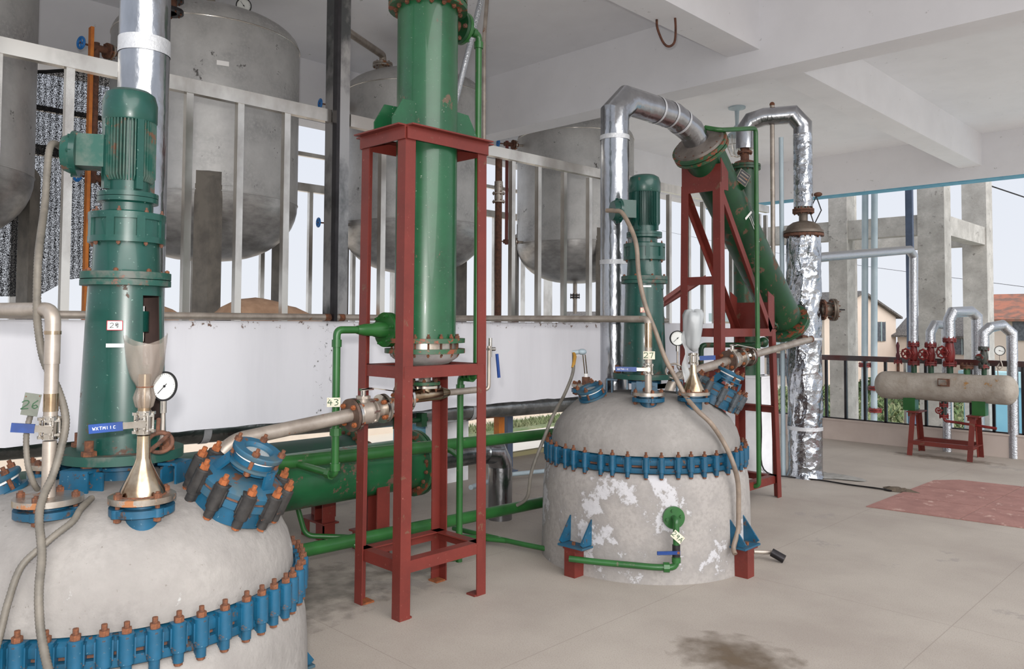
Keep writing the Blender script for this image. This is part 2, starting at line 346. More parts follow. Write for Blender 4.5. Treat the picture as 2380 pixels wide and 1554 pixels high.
def card(name, c, ux, uy, w, h, m, txt, tm, th, label, cat='tag', border=None, hole=True, group=None, off=(0,0)):
    c, ux, uy = V(c), V(ux).normalized(), V(uy).normalized(); n = ux.cross(uy).normalized()
    t = thing(name, c, label, cat, group)
    b = MB(); b.bar(c-uy*h/2, c+uy*h/2, w, .002, m, up=n)
    b.build('plate', t)
    b = MB(); write(b, txt, c-ux*(len(txt)*th*.5-.0)+ux*off[0]-uy*(th/2-off[1])+n*.002, ux, uy, th, tm)
    if hole:
        for sx_ in (-1, 1): b.cyl(c+ux*sx_*w*.4+uy*h*.38+n*.001, c+ux*sx_*w*.4+uy*h*.38+n*.003, .002, rust, seg=8)
    tag(b.build('marking', t), label='handwritten number')
    if border:
        b = MB(); 
        for s_ in (-1, 1):
            b.bar(c+n*.001+ux*s_*w*.48-uy*h*.5, c+n*.001+ux*s_*w*.48+uy*h*.5, w*.04, .002, border, up=n)
            b.bar(c+n*.001+uy*s_*h*.47-ux*w*.5, c+n*.001+uy*s_*h*.47+ux*w*.5, w*.04, .002, border, up=n)
        tag(b.build('border', t), label='red printed border')
    return t

# ------------------------------------------------------------------ setting
def addline(m):   # thin terrazzo joints cut in the floor
    n = m.node_tree; b = n.nodes['Principled BSDF']; t = n.nodes.new('ShaderNodeTexCoord'); s = n.nodes.new('ShaderNodeSeparateXYZ'); n.links.new(t.outputs['Object'], s.inputs[0])
    ms = []
    for ax, per in (('X', 1.32), ('Y', 2.35)):
        a = n.nodes.new('ShaderNodeMath'); a.operation = 'DIVIDE'; a.inputs[1].default_value = per; n.links.new(s.outputs[ax], a.inputs[0])
        f = n.nodes.new('ShaderNodeMath'); f.operation = 'FRACT'; n.links.new(a.outputs[0], f.inputs[0])
        l = n.nodes.new('ShaderNodeMath'); l.operation = 'LESS_THAN'; l.inputs[1].default_value = .005/per; n.links.new(f.outputs[0], l.inputs[0]); ms.append(l.outputs[0])
    mx = n.nodes.new('ShaderNodeMath'); mx.operation = 'MAXIMUM'; n.links.new(ms[0], mx.inputs[0]); n.links.new(ms[1], mx.inputs[1])
    sc = n.nodes.new('ShaderNodeMath'); sc.operation = 'MULTIPLY'; sc.inputs[1].default_value = .35; n.links.new(mx.outputs[0], sc.inputs[0])
    old = b.inputs['Base Color'].links[0].from_socket; q = n.nodes.new('ShaderNodeMix'); q.data_type = 'RGBA'
    n.links.new(sc.outputs[0], q.inputs[0]); n.links.new(old, q.inputs[6]); q.inputs[7].default_value = lin((110, 100, 92)); n.links.new(q.outputs[2], b.inputs['Base Color'])
addline(floorm)
def speck(m):   # fine stone chips
    n = m.node_tree; b = n.nodes['Principled BSDF']; t = n.nodes.new('ShaderNodeTexCoord'); q = n.nodes.new('ShaderNodeTexNoise'); q.inputs['Scale'].default_value = 150; q.inputs['Detail'].default_value = 3; n.links.new(t.outputs['Object'], q.inputs['Vector'])
    r = n.nodes.new('ShaderNodeMapRange'); r.inputs[1].default_value = .5; r.inputs[2].default_value = .72; r.inputs[4].default_value = .4; n.links.new(q.outputs['Fac'], r.inputs[0])
    old = b.inputs['Base Color'].links[0].from_socket; x = n.nodes.new('ShaderNodeMix'); x.data_type = 'RGBA'; n.links.new(r.outputs[0], x.inputs[0]); n.links.new(old, x.inputs[6]); x.inputs[7].default_value = lin((120, 106, 94)); n.links.new(x.outputs[2], b.inputs['Base Color'])
speck(floorm)
struct('floor', MB().box((-6.75, -3, -.3), (2.5, 11.2, 0), floorm))
struct('trim_2', MB().box((-6.75, -3, -.3), (-6.62, 11.2, .04), soil).jitter(.01))       # rough edge of the slab
struct('ceiling', MB().box((-10.7, -1.6, 5.47), (1.6, 18.4, 5.65), ceilm))
struct('trim_3', MB().box((-10.3, 8.6, 4.56), (1.6, 9.0, 5.47), ceilm))      # cross beam
struct('trim_4', MB().box((-4.79, -1.6, 4.82), (-4.38, 8.6, 5.47), ceilm))
struct('trim_5', MB().box((-4.79, 9.0, 4.82), (-4.38, 18.05, 5.47), ceilm))
b = MB().box((-10.7, 18.05, 4.56), (1.6, 18.4, 5.47), ceilm)
struct('trim_6', b)
struct('trim_7', MB().box((-10.7, 18.06, 4.54), (1.6, 18.42, 4.56), bluetrim))   # blue painted drip edge
struct('trim_8', MB().box((-10.7, -1.6, 4.57), (-10.3, 18.05, 5.47), ceilm))
# wall fascia with slightly broken lower edge
def fascia():
    b = MB(); n = 120; y0, y1 = -1.5, 10.9; vs = []
    for i in range(n+1):
        y = y0+(y1-y0)*i/n; zb = .845-.006*y+random.uniform(-.006, .006)
        vs += [(-5.5, y, zb), (-5.5, y, 1.6), (-5.66, y, 1.6), (-5.66, y, zb+.01)]
    fs = []
    for i in range(n):
        for j in range(4): fs.append((i*4+j, i*4+(j+1) % 4, i*4+4+(j+1) % 4, i*4+4+j))
    b.add(vs, fs+[(0,1,2,3), (n*4+3, n*4+2, n*4+1, n*4)], white); return b
struct('wall_left', fascia())
struct('trim_10', MB().box((-5.7, 7.95, 0), (-5.5, 10.98, .86), white))        # lower stretch of the wall at its far end
struct('floor_deck', MB().box((-10.6, -1.5, 1.42), (-5.68, 11.5, 1.6), deckm))
struct('wall_back', MB().box((-5.68, 11.05, -.3), (-3.2, 11.22, .265), curbm))
struct('wall_back', MB().box((-3.2, 11.05, -.3), (5, 11.2, .275), curbm))
struct('trim_11', MB().box((-5.6, 11.04, .265), (5, 11.2, .285), bluetrim if False else curbm))
# ---- ground, field, compound wall
GZ = -3.0
struct('ground', MB().box((-140, -60, GZ-.5), (140, 160, GZ), ground_m))
tag(MB().box((-25.5, 31.2, GZ), (-6.2, 57.5, GZ+.04), soil).build('field'), 'patchy green and brown field behind the concrete tower', 'field', kind='stuff')
struct('compound_wall', MB().box((-26.9, -40, GZ), (-26.6, 31, GZ+2.1), beige))
b = MB()
for i in range(3000):
    x = -24.9+random.uniform(-.7, .9); y = random.uniform(21, 31); h = random.uniform(.06, .28); a = random.uniform(0, PI)
    w = .04; dx, dy = math.cos(a)*w, math.sin(a)*w
    b.add([(x-dx, y-dy, GZ), (x+dx, y+dy, GZ), (x+random.uniform(-.2, .2), y+random.uniform(-.2, .2), GZ+h)], [(0, 1, 2)], grass)
b.box((-25.6, 20.5, GZ), (-23.4, 31.5, GZ+.04), grass)
tag(b.build('grass_verge'), 'strip of green weeds along the beige compound wall', 'grass', kind='stuff')
b = MB()
for i in range(7000):
    x = random.uniform(-25, -7); y = random.uniform(32, 57); h = random.uniform(.1, .42); a = random.uniform(0, PI); w = .16; dx, dy = math.cos(a)*w, math.sin(a)*w
    if random.random() < .5: x += math.sin(y*1.7)*1.2
    b.add([(x-dx, y-dy, GZ), (x+dx, y+dy, GZ), (x+random.uniform(-.3, .3), y+random.uniform(-.3, .3), GZ+h)], [(0, 1, 2)], random.choice((grass, grass, leafm)))
tag(b.build('field_plants'), 'low green crop rows in the field beyond the railing', 'plants', kind='stuff')
struct('garden_wall', MB().box((-16, 29.6, GZ), (-7.2, 29.9, GZ+.9), beige))
# bushes near the field edge
def bush(c, r, n, label):
    b = MB()
    for i in range(n):
        d = V((random.gauss(0, 1), random.gauss(0, 1), random.gauss(0, 1))).normalized()*r*random.uniform(.5, 1); d.z = abs(d.z)*.9; p = V(c)+d
        u = V((random.uniform(-1, 1), random.uniform(-1, 1), random.uniform(-1, 1))).normalized()*.16; v = V((random.uniform(-1, 1), random.uniform(-1, 1), random.uniform(-1, 1))).normalized()*.12
        b.add([p-u, p+v, p+u, p-v], [(0, 1, 2, 3)], leafm if random.random() < .6 else grass)
    t = thing('bush', c, label, 'bush', 'bushes at the edge of the field')
    b.build('foliage', t); MB().cyl((c[0], c[1], c[2]), (c[0], c[1], c[2]+r*.8), .05, rustd).build('stem', t)
bush((-19.5, 52, GZ), 1.5, 520, 'leafy bush left of the twin grey-blue pipes, beyond the field')
bush((-15.6, 50, GZ), 1.7, 620, 'leafy bush between the twin pipes and the dark blue post')
# ---- houses
def house(name, c, ang, w, d, h, rh, wallm, roofm, label, wins, balcony=True, wing=True):
    R = M.Rotation(ang, 4, 'Z'); c = V(c)
    def P(x, y, z): return c + (R @ V((x, y, z)))
    t = thing(name, c, label, 'house')
    b = MB(); vs = [P(-w/2, -d/2, 0), P(w/2, -d/2, 0), P(w/2, d/2, 0), P(-w/2, d/2, 0), P(-w/2, -d/2, h), P(w/2, -d/2, h), P(w/2, d/2, h), P(-w/2, d/2, h), P(-w/2, 0, h+rh), P(w/2, 0, h+rh)]
    b.add(vs, [(0,1,5,4), (1,2,6,9,5), (2,3,7,6), (3,0,4,8,7), (0,3,2,1)], wallm); b.build('wall', t)
    b = MB(); o = .35; e = h-.12
    for s_ in (-1, 1):
        b.add([P(-w/2-o, s_*(d/2+o), e), P(w/2+o, s_*(d/2+o), e), P(w/2+o, 0, h+rh+.1), P(-w/2-o, 0, h+rh+.1), P(-w/2-o, s_*(d/2+o), e-.15), P(w/2+o, s_*(d/2+o), e-.15), P(w/2+o, 0, h+rh-.06), P(-w/2-o, 0, h+rh-.06)],
              [(0,1,2,3), (4,5,6,7), (0,1,5,4), (1,2,6,5), (2,3,7,6), (3,0,4,7)], roofm)
    b.build('roof', t)
    for face, u, z, ww, hh in wins:
        b = MB(); g = MB()
        if face == 'f': q = [(u-ww/2, -d/2-.02), (u+ww/2, -d/2-.02)]; dirn = (0, -1)
        else: q = [(w/2+.02, u-ww/2), (w/2+.02, u+ww/2)]; dirn = (1, 0)
        a0, a1 = q; n_ = (dirn[0]*.05, dirn[1]*.05)
        b.add([P(a0[0], a0[1], z), P(a1[0], a1[1], z), P(a1[0], a1[1], z+hh), P(a0[0], a0[1], z+hh), P(a0[0]+n_[0], a0[1]+n_[1], z), P(a1[0]+n_[0], a1[1]+n_[1], z), P(a1[0]+n_[0], a1[1]+n_[1], z+hh), P(a0[0]+n_[0], a0[1]+n_[1], z+hh)],
              [(0,1,5,4), (1,2,6,5), (2,3,7,6), (3,0,4,7)], houseb)
        f = b.build('window', t)
        g.add([P(a0[0]+n_[0]*.6, a0[1]+n_[1]*.6, z+.03), P(a1[0]+n_[0]*.6, a1[1]+n_[1]*.6, z+.03), P(a1[0]+n_[0]*.6, a1[1]+n_[1]*.6, z+hh-.03), P(a0[0]+n_[0]*.6, a0[1]+n_[1]*.6, z+hh-.03)], [(0,1,2,3)], windowg)
        mx = ((a0[0]+a1[0])/2+n_[0], (a0[1]+a1[1])/2+n_[1])
        g.bar(P(mx[0], mx[1], z), P(mx[0], mx[1], z+hh), .08, .05, houseb); g.build('pane', f)
    if balcony:
        for z in (h*.5, h-.55):
            b = MB(); q0 = P(-w/2, -d/2-.5, z+.35); q1 = P(w/2-.6, -d/2-.5, z+.35); b.bar(q0, q1, 1.0, .7, houseb, up=(0,0,1)); b.build('balcony', t)
    return t
# ---- unfinished concrete tower
t = thing('concrete_tower_frame', (-7, 21.8, GZ), 'unfinished grey concrete frame of columns and beams outside the railing', 'concrete frame')
for (x0, x1, y0, y1) in ((-8.33, -7.87, 20, 20.5), (-6.22, -5.64, 20, 20.5), (-6.2, -5.62, 23.5, 24.1), (-9.6, -9.15, 23.5, 24.0)):
    MB().box((x0, y0, GZ), (x1, y1, 6.6), greyc).build('column', t)
MB().box((-11.5, 20.05, 3.72), (-8.33, 20.4, 4.2), greyc).build('beam', t)
MB().box((-7.87, 20.05, 3.72), (-6.22, 20.4, 4.19), greyc).build('beam', t)
MB().box((-6.0, 20.5, 3.7), (-5.66, 23.5, 4.16), greyc).build('beam', t)
MB().box((-9.15, 23.6, 3.7), (-6.2, 23.95, 4.16), greyc).build('beam', t)
MB().add([(-8.3, 20.5, 3.7), (-8.0, 20.5, 3.7), (-9.2, 23.6, 3.7), (-9.5, 23.6, 3.7), (-8.3, 20.5, 4.16), (-8.0, 20.5, 4.16), (-9.2, 23.6, 4.16), (-9.5, 23.6, 4.16)], [(3,2,1,0),(4,5,6,7),(0,1,5,4),(1,2,6,5),(2,3,7,6),(3,0,4,7)], greyc).build('beam', t)
# ---- pale blue pool building
t = thing('cyan_building', (-1, 24, GZ), 'low pale blue walled building beyond the steam manifold', 'building')
MB().box((-6.35, 24, GZ), (8, 24.4, .18), cyanw).build('wall', t)
MB().box((-6.45, 23.9, -.02), (8, 24.5, .36), cyanw2).build('rim', t)
MB().box((-6.9, 22.2, GZ), (8, 22.9, -1.2), cyanw).build('lower_wall', t)
MB().box((-6.95, 22.15, -1.24), (8, 22.95, -1.16), labelm).build('coping', t)
# ---- level railings
t = thing('balcony_railing', (-4, 11.12, .285), 'low railing with maroon mirror-finish top rail on the far kerb', 'railing')
tag(MB().box((-5.6, 11.09, 1.095), (-2.44, 11.15, 1.165), railred).build('top_rail', t), label='maroon mirror-finish rail')
MB().box((-2.36, 11.09, 1.095), (4.9, 11.15, 1.165), railred).build('top_rail', t)
for x in (-5.45, -5.2, -4.94, -4.68, -4.41, -4.15, -3.88, -3.63, -3.38, -3.12, -2.86, -2.61, -2.3, -2.04, -1.78, -1.5, -1.2):
    MB().box((x-.016, 11.1, .285), (x+.016, 11.14, 1.095), darks if x != -3.63 else steelb).build('post', t)
MB().box((-5.6, 11.1, .285), (4.9, 11.13, .3), darks).build('bottom_rail', t)
t = thing('stainless_railing', (-5.5, 5, 1.6), 'tall shiny stainless railing standing on the white wall in front of the tanks', 'railing')
for y0, y1, z0, z1 in ((-.5, 3.5, 3.238, 3.25), (3.68, 11.02, 3.25, 3.29)):
    b = MB(); x = -5.5
    b.add([(x+sx_*.03, y, z+sz*.05) for y, z in ((y0, z0), (y1, z1)) for sx_, sz in ((-1,-1),(1,-1),(1,1),(-1,1))], [(3,2,1,0),(4,5,6,7),(0,1,5,4),(1,2,6,5),(2,3,7,6),(3,0,4,7)], steelb)
    b.build('top_rail', t)
proto = MB().box((-.025, -.025, 1.6), (.025, .025, 3.2), steelb).build('post', None)
ys = [.02, .41, .8, 1.19, 1.586, 1.97, 2.35, 2.73, 3.11, 4.02, 4.42, 4.82, 5.2, 5.605, 5.99, 6.395, 6.82, 7.22, 7.62, 8.02, 8.4, 8.85, 9.2, 9.49, 9.95, 10.3, 10.76, 10.96]
for i, y in enumerate(ys):
    o = proto if i == 0 else proto.copy()
    if i: COL.objects.link(o)
    o.parent = t; o.location = V((-5.5, y, 0))-V(t['_o'])
t = thing('stainless_column', (-5.53, 3.6, 1.6), 'tall square stainless post joining the railing up to the ceiling', 'post')
MB().box((-5.6, 3.52, 1.6), (-5.46, 3.66, 5.47), mat('stainless_post', (176, 174, 172), (92, 94, 94), .3, 1, scale=1.3, mixlo=.45, mixhi=.55, stretch=(1, 1, .7))).build('shaft', t)
MB().box((-5.46, 3.5, 1.6), (-5.4, 3.53, 5.47), darks).build('edge_strip', t)
t = thing('outer_railing', (-10.3, 5, 1.6), 'far stainless railing behind the storage tanks', 'railing')
b = MB(); b.box((-10.34, -1, 3.5), (-10.26, 11.4, 3.62), steelb); b.build('top_rail', t)
b = MB(); b.box((-10.33, -1, 4.02), (-10.27, 11.4, 4.08), steelb); b.build('upper_rail', t)
pr2 = MB().box((-.03, -.03, 1.6), (.03, .03, 3.5), steelb).build('post', None)
for i in range(16):
    o = pr2 if i == 0 else pr2.copy()
    if i: COL.objects.link(o)
    o.parent = t; o.location = V((-10.3, -.6+i*.76, 0))-V(t['_o'])
for i in range(4):
    MB().box((-10.36, .95+i*3.5, 1.6), (-10.24, 1.07+i*3.5, 4.57), steelb).build('tall_post', t)
# shade netting
b = MB(); n = 14; vs = []
for i in range(n+1):
    for j in range(9):
        y = .2+3.5*i/n; top = 4.02+(y-1)*.26; bot = 1.95+.1*math.sin(y*2.1)+(.12 if y > 2.8 else 0)
        z = bot+(top-bot)*j/8; vs.append((-10.15+.05*math.sin(i*1.3+j*.6), y, z))
b.add(vs, [(i*9+j, (i+1)*9+j, (i+1)*9+j+1, i*9+j+1) for i in range(n) for j in range(8)], netm)
t = thing('shade_net', (-10.15, 2, 1.8), 'black shade netting hung behind the two left tanks', 'netting'); b.build('net', t)
b = MB(); b.tube([(-10.15+.05*math.sin(i*1.3+4.8), .2+3.5*i/n, 4.02+(.2+3.5*i/n-1)*.26) for i in range(n+1)], .022, blackp, seg=8); b.build('hem_cord', t)
# sacking heaps on the deck
for (c, l) in (((-6.6, 3.6, 1.6), 'brown sacking heap on the deck under the second tank, largest'), ((-6.5, 2.55, 1.6), 'small brown sacking bundle behind the left machine')):
    big = 'largest' in l; b = MB(); vs = []; n = 14
    for i in range(n+1):
        for j in range(7):
            u = i/n; w = j/6; vs.append((c[0]+(w-.5)*.5, c[1]+(u-.5)*(1.0 if big else .45), c[2]+.01+math.sin(PI*w)**.6*(.24 if big else .16)*(math.sin(PI*min(1, u*1.1))**.5 if u < .9 else .3)*(1-.5*u)+random.uniform(-.008, .008)))
    b.add(vs, [(i*7+j, (i+1)*7+j, (i+1)*7+j+1, i*7+j+1) for i in range(n) for j in range(6)], cloth); b.box((c[0]-.25, c[1]-.4*(1 if big else .5), c[2]), (c[0]+.25, c[1]+.4*(1 if big else .5), c[2]+.015), cloth)
    tag(b.build('sacking', origin=c), l, 'sacking', 'sacking on the deck')
# grey board and blue board hung under the deck
t = thing('grey_board', (-6.1, 5.35, .05), 'pale grey sheet board standing under the deck beside a cyan panel', 'board')
b = MB(); b.box((-6.1, 5.02, .0), (-6.0, 5.5, .72), white2); b.box((-6.11, 5.0, .62), (-5.99, 5.52, .86), mat('taupe_band', (168, 160, 152))); b.build('panel', t)
t = thing('cyan_board', (-6.3, 5.0, .05), 'bright cyan panel under the deck behind the green heat exchanger', 'board')
MB().box((-6.36, 4.82, .0), (-6.2, 5.3, .95), cyanw).build('panel', t)
for x, y, m, l, nm in ((-6.0, 5.94, orangem, 'orange steel prop under the deck, beside a grey prop', 'deck_prop'), (-6.05, 6.12, bluecol, 'grey steel prop under the deck, beside an orange prop', 'deck_prop')):
    t = thing(nm, (x, y, 0), l, 'prop', 'props under the deck'); MB().box((x-.04, y-.04, 0), (x+.04, y+.04, 1.42), m).build('shaft', t); MB().box((x-.08, y-.08, 0), (x+.08, y+.08, .012), m).build('base_plate', t)
t = thing('grey_conduit', (-6, 6.5, .1), 'grey-blue conduit pipe running low across the floor behind the reactors', 'pipe'); MB().tube([(-5.2, 4.8, .14), (-5.6, 5.7, .08), (-5.3, 7.2, .05)], .022, bluepipe).build('pipe', t)
# ---- houses
house('village_house', (-28.2, 62.5, GZ), -.30, 11, 8, 5.3, 1.7, housew, roofgrey, 'two-storey pink rendered house with grey tiled gable roof and pale balconies',
      [('f', 1.2, 3.3, 1.9, 1.5), ('f', -2.6, 3.3, 1.9, 1.5), ('f', 1.2, .6, 2.4, 1.6), ('s', -2.2, 3.3, 1.0, 1.5), ('s', -2.0, .6, 1.0, 1.3), ('s', 2.2, 3.3, 1.0, 1.5)])
house('red_roof_house', (-8.2, 62, GZ), .0, 12, 8, 5.1, 1.5, housew, roofred, 'low pale house with a weathered red tiled roof at the right edge', [('f', -3.5, 3.6, 1.6, 1.5), ('f', 1.5, 3.6, 1.6, 1.5), ('f', -3.5, .8, 1.6, 1.5)], balcony=False)
house('grey_roof_house', (-18.6, 68, GZ), .0, 6, 7, 3.9, 1.3, housew, roofgrey, 'smaller pale house seen between the two right concrete columns', [('f', 1.5, 2.4, 1.6, 1.2), ('f', -1.5, 2.4, 1.6, 1.2)], balcony=False)
house('grey_shed', (-47, 62, GZ), .3, 9, 7, 3.9, 1.7, houseb, roofgrey, 'grey roofed shed far off behind the red gantry', [('f', 0, 1.5, 1.5, 1.2)], balcony=False)
# ------------------------------------------------------------------ storage tanks
def tank(cx, cy, label, extras):
    t = thing('storage_tank', (cx, cy, 1.6), label, 'tank', 'stainless storage tanks in a row behind the railing')
    b = MB(); R = 1.0; prof = [(R, 2.93)]
    for i in range(1, 13):
        a = PI/2*i/12; prof.append((R*math.cos(a)**.8 if i < 12 else 0, 2.93-.66*math.sin(a)))
    b.lathe(prof, tankm2, (cx, cy, 0), seg=72); b.build('bottom_head', t, ang=60)
    b = MB(); b.lathe([(R, 2.93), (R, 3.6), (R, 4.25), (R, 4.72)], tankm, (cx, cy, 0), seg=72)
    b.torus((cx, cy, 2.93), (0, 0, 1), R, .008, tankm, 72, 6); b.torus((cx, cy, 4.72), (0, 0, 1), R, .008, steelb, 72, 6); b.build('shell', t, ang=60)
    b = MB(); prof = [(R, 4.72)]
    for i in range(1, 13):
        a = PI/2*i/12; prof.append((R*math.cos(a)**.85 if i < 12 else 0, 4.72+.35*math.sin(a)))
    b.lathe(prof, tankm, (cx, cy, 0), seg=72); b.build('top_head', t, ang=60)
    for k in (-23, 97, 217):
        a = math.radians(k); d = V((math.cos(a), math.sin(a), 0)); s_ = V((-math.sin(a), math.cos(a), 0)); c = V((cx, cy, 0))
        b = MB(); p = [c+d*.985+s_*.135, c+d*1.13, c+d*.985-s_*.135]
        vs = [q+V((0, 0, 1.6)) for q in p]+[p[0]+V((0, 0, 3.13)), p[1]+V((0, 0, 3.02)), p[2]+V((0, 0, 3.13)), c+d*.99+V((0, 0, 3.135))]
        b.add(vs, [(0,1,4,3), (1,2,5,4), (3,4,6), (4,5,6), (0,3,6,5,2), (0,2,1)], legm); b.build('leg', t, ang=20)
        b = MB()
        for i in range(11):
            a0 = a+(i-5.5)*.045; a1 = a0+.045
            b.add([c+V((math.cos(q)*1.006, math.sin(q)*1.006, z)) for q, z in ((a0, 2.985), (a1, 2.985), (a1, 3.27), (a0, 3.27))], [(0,1,2,3)], tankm)
            b.add([c+V((math.cos(q)*r, math.sin(q)*r, 3.27)) for q, r in ((a0, .99), (a1, .99), (a1, 1.006), (a0, 1.006))], [(0,1,2,3)], tankm)
        b.build('support_pad', t)
    b = MB(); b.cyl((cx, cy, 1.75), (cx, cy, 2.28), .035, pipeg); flange(b, (cx, cy, 2.02), (0, 0, 1), .085, .02, darks, 6); flange(b, (cx, cy, 2.06), (0, 0, 1), .085, .02, darks, 6); b.build('drain_nozzle', t)
    for f in extras: f(t, cx, cy)
    return t
def top_pipe(t, cx, cy):
    b = MB(); b.cyl((cx+.02, cy, 5.0), (cx+.02, cy, 5.45), .05, pipeg); b.cyl((cx+.02, cy, 5.08), (cx+.02, cy, 5.12), .13, tankm); b.build('vent_pipe', t)
def gauge_top(t, cx, cy):
    b = MB(); p = (cx+.1, cy+.36, 0); b.cyl((p[0], p[1], 4.98), (p[0], p[1], 5.12), .05, pipeg); b.cyl((p[0], p[1], 5.0), (p[0], p[1], 5.03), .085, pipeg); b.cyl((p[0], p[1], 5.12), (p[0], p[1], 5.2), .02, pipeg); b.build('gauge_stub', t)
def neck_top(t, cx, cy):
    x, y = cx-.27, cy-.37; b = MB(); b.cyl((x, y, 4.98), (x, y, 5.2), .055, pipeg); flange(b, (x, y, 5.16), (0, 0, 1), .14, .025, plate, 8, bm=rustd); flange(b, (x, y, 5.19), (0, 0, 1), .14, .025, plate, 8, bm=rustd); b.build('top_nozzle', t)
    b = MB(); b.tube(bend([(x, y, 5.2), (x, y, 5.33), (x+.7, y-1.1, 5.22)], .12), .05, pipeg); b.tube(bend([(x+.6, y-1.0, 5.2), (x+.62, y-1.02, 4.8)], .1), .03, pipeg); b.build('outlet_pipe', t)
def badge(t, cx, cy):
    b = MB(); a = math.radians(-20); 
    for i in range(5):
        a0 = a+i*.024; a1 = a0+.024
        b.add([V((cx+math.cos(q)*1.008, cy+math.sin(q)*1.008, z)) for q, z in ((a0, 4.215), (a1, 4.215), (a1, 4.265), (a0, 4.265))], [(0,1,2,3)], labelm)
    tag(b.build('name_label', t), label='small white printed label')
tank(-8.73, 1.2, 'grey stainless storage tank cut off by the left edge of the view', [])
tank(-8.73, 3.95, 'grey stainless storage tank with a pressure gauge on top and a small white label', [top_pipe, gauge_top, badge])
tank(-8.73, 6.94, 'grey stainless storage tank standing behind the tall green vertical column', [neck_top])
tank(-8.73, 10.45, 'grey stainless storage tank farthest right, its top hidden by the ceiling beam', [])
def dial_gauge(name, c, n, R, label, stem=None, caseM=blackp, ang=-2.2, group=None):
    c, n = V(c), V(n).normalized(); t = thing(name, c, label, 'pressure gauge', group)
    b = MB(); b.lathe([(0, -.5*R), (R*.9, -.5*R), (R, -.35*R), (R, .0), (R*1.04, .02*R), (R*1.04, .12*R), (R*.92, .12*R), (R*.9, 0)], caseM, c, n, 40); b.build('case', t)
    b = MB(); b.cyl(c-n*R*.02, c+n*R*.015, R*.92, dialm, seg=40); x, y, _ = frame(n, (0, 0, 1))
    for i in range(27):
        a = math.radians(225-270*i/26); l = .82 if i % 5 == 0 else .87
        e = x*math.cos(a)*-1+y*math.sin(a); b.bar(c+e*R*(.73 if i % 5 == 0 else .79)+n*R*.03, c+e*R*.87+n*R*.03, R*.02, R*.01, ink, up=n)
    b.build('dial', t)
    b = MB(); e = x*math.cos(ang)+y*math.sin(ang); b.bar(c-e*R*.25+n*R*.06, c+e*R*.7+n*R*.06, R*.05, R*.02, ink, up=n); b.cyl(c+n*R*.03, c+n*R*.09, R*.09, ink, seg=12); b.build('needle', t)
    if stem:
        for pts, r, m, nm in stem: b = MB(); b.tube(pts, r, m, smooth=0); b.build(nm, t)
    return t
dial_gauge('pressure_gauge', (-8.63, 4.31, 5.27), (.8, -.55, -.1), .085, 'small round gauge on top of the second storage tank', [([(-8.63, 4.31, 5.2), (-8.63, 4.31, 5.12)], .012, pipeg, 'stem')], ang=2.2)
# overhead flange assembly above the second tank
t = thing('overhead_flange', (-7.45, 3.05, 4.6), 'dark flanged pipe end under the ceiling right of the tall foil pipe', 'pipe')
b = MB(); b.cyl((-7.5, 3.0, 4.5), (-7.5, 3.0, 4.72), .07, rustd); flange(b, (-7.5, 3.0, 4.5), (0, 0, 1), .13, .03, darks, 8); flange(b, (-7.5, 3.0, 4.62), (0, 0, 1), .13, .03, darks, 8); b.build('flange', t)
b = MB(); b.tube([(-7.5, 3.0, 4.7), (-7.3, 3.35, 4.78), (-6.9, 4.05, 5.1)], .03, pipeg); b.build('pipe', t)
# level gauges
def level_gauge(p, zt, zb, label, tcy, orange=None):
    x, y = p; t = thing('level_gauge', (x, y, zb), label, 'level gauge', 'level gauges beside the tanks'); d = (V((-8.73, tcy, 0))-V((x, y, 0))).normalized()
    b = MB(); b.cyl((x, y, zb-.05), (x, y, zt+.05), .028, red if not orange else rustd); b.build('tube', t)
    for z in (zt, zb):
        b = MB(); q = V((x, y, z)); b.cyl(q-d*.05, q+d*.2, .035, rustd); b.cyl(q+d*.19, q+d*.36, .022, pipeg); flange(b, q+d*.1, d, .08, .02, rustd, 6); flange(b, q+d*.14, d, .08, .02, plate, 6); v = b.build('cock_valve', t)
        w = MB(); h = q-d*.16; w.torus(h, d, .055, .012, bluew, 18, 8); w.cyl(h-d*.01, h+d*.16, .01, rustd); 
        xx, yy, _ = frame(d)
        for k in range(4): a = k*PI/2; w.bar(h, h+(xx*math.cos(a)+yy*math.sin(a))*.055, .012, .012, bluew)
        tag(w.build('handwheel', v), label='blue handwheel')
bluew = mat('bright_blue_handwheel', (36, 116, 190), None, .45)
level_gauge((-8.4, 2.66), 4.3, 3.0, 'rusty level gauge tube with blue handwheel left of the tall foil pipe', 3.95, True)
level_gauge((-8.95, 5.72), 4.44, 2.88, 'level gauge with red flanges at the left side of the tank behind the green column', 6.94)
level_gauge((-9.2, 9.25), 4.55, 2.93, 'red level gauge tube left of the farthest storage tank', 10.45)
t = thing('orange_post', (-8.2, 2.55, 1.6), 'thin orange steel strip standing by the shade net', 'post'); MB().box((-8.23, 2.53, 1.6), (-8.16, 2.56, 4.42), orangem).build('strip', t)
for (x, y, z1, l) in ((-8.0, 7.88, 3.98, 'dark vertical deck pipe with a flanged union, right of the green column'),):
    t = thing('deck_pipe', (x, y, 1.6), l, 'pipe'); b = MB(); b.cyl((x, y, 1.6), (x, y, z1), .05, rustd); b.build('pipe', t)
    b = MB(); 
    for z in (3.3, 3.42, 3.52): flange(b, (x, y, z), (0, 0, 1), .09 if z < 3.5 else .065, .02, pipeg, 6)
    b.cyl((x, y, 3.3), (x, y, 3.6), .06, pipeg); b.build('union', t)

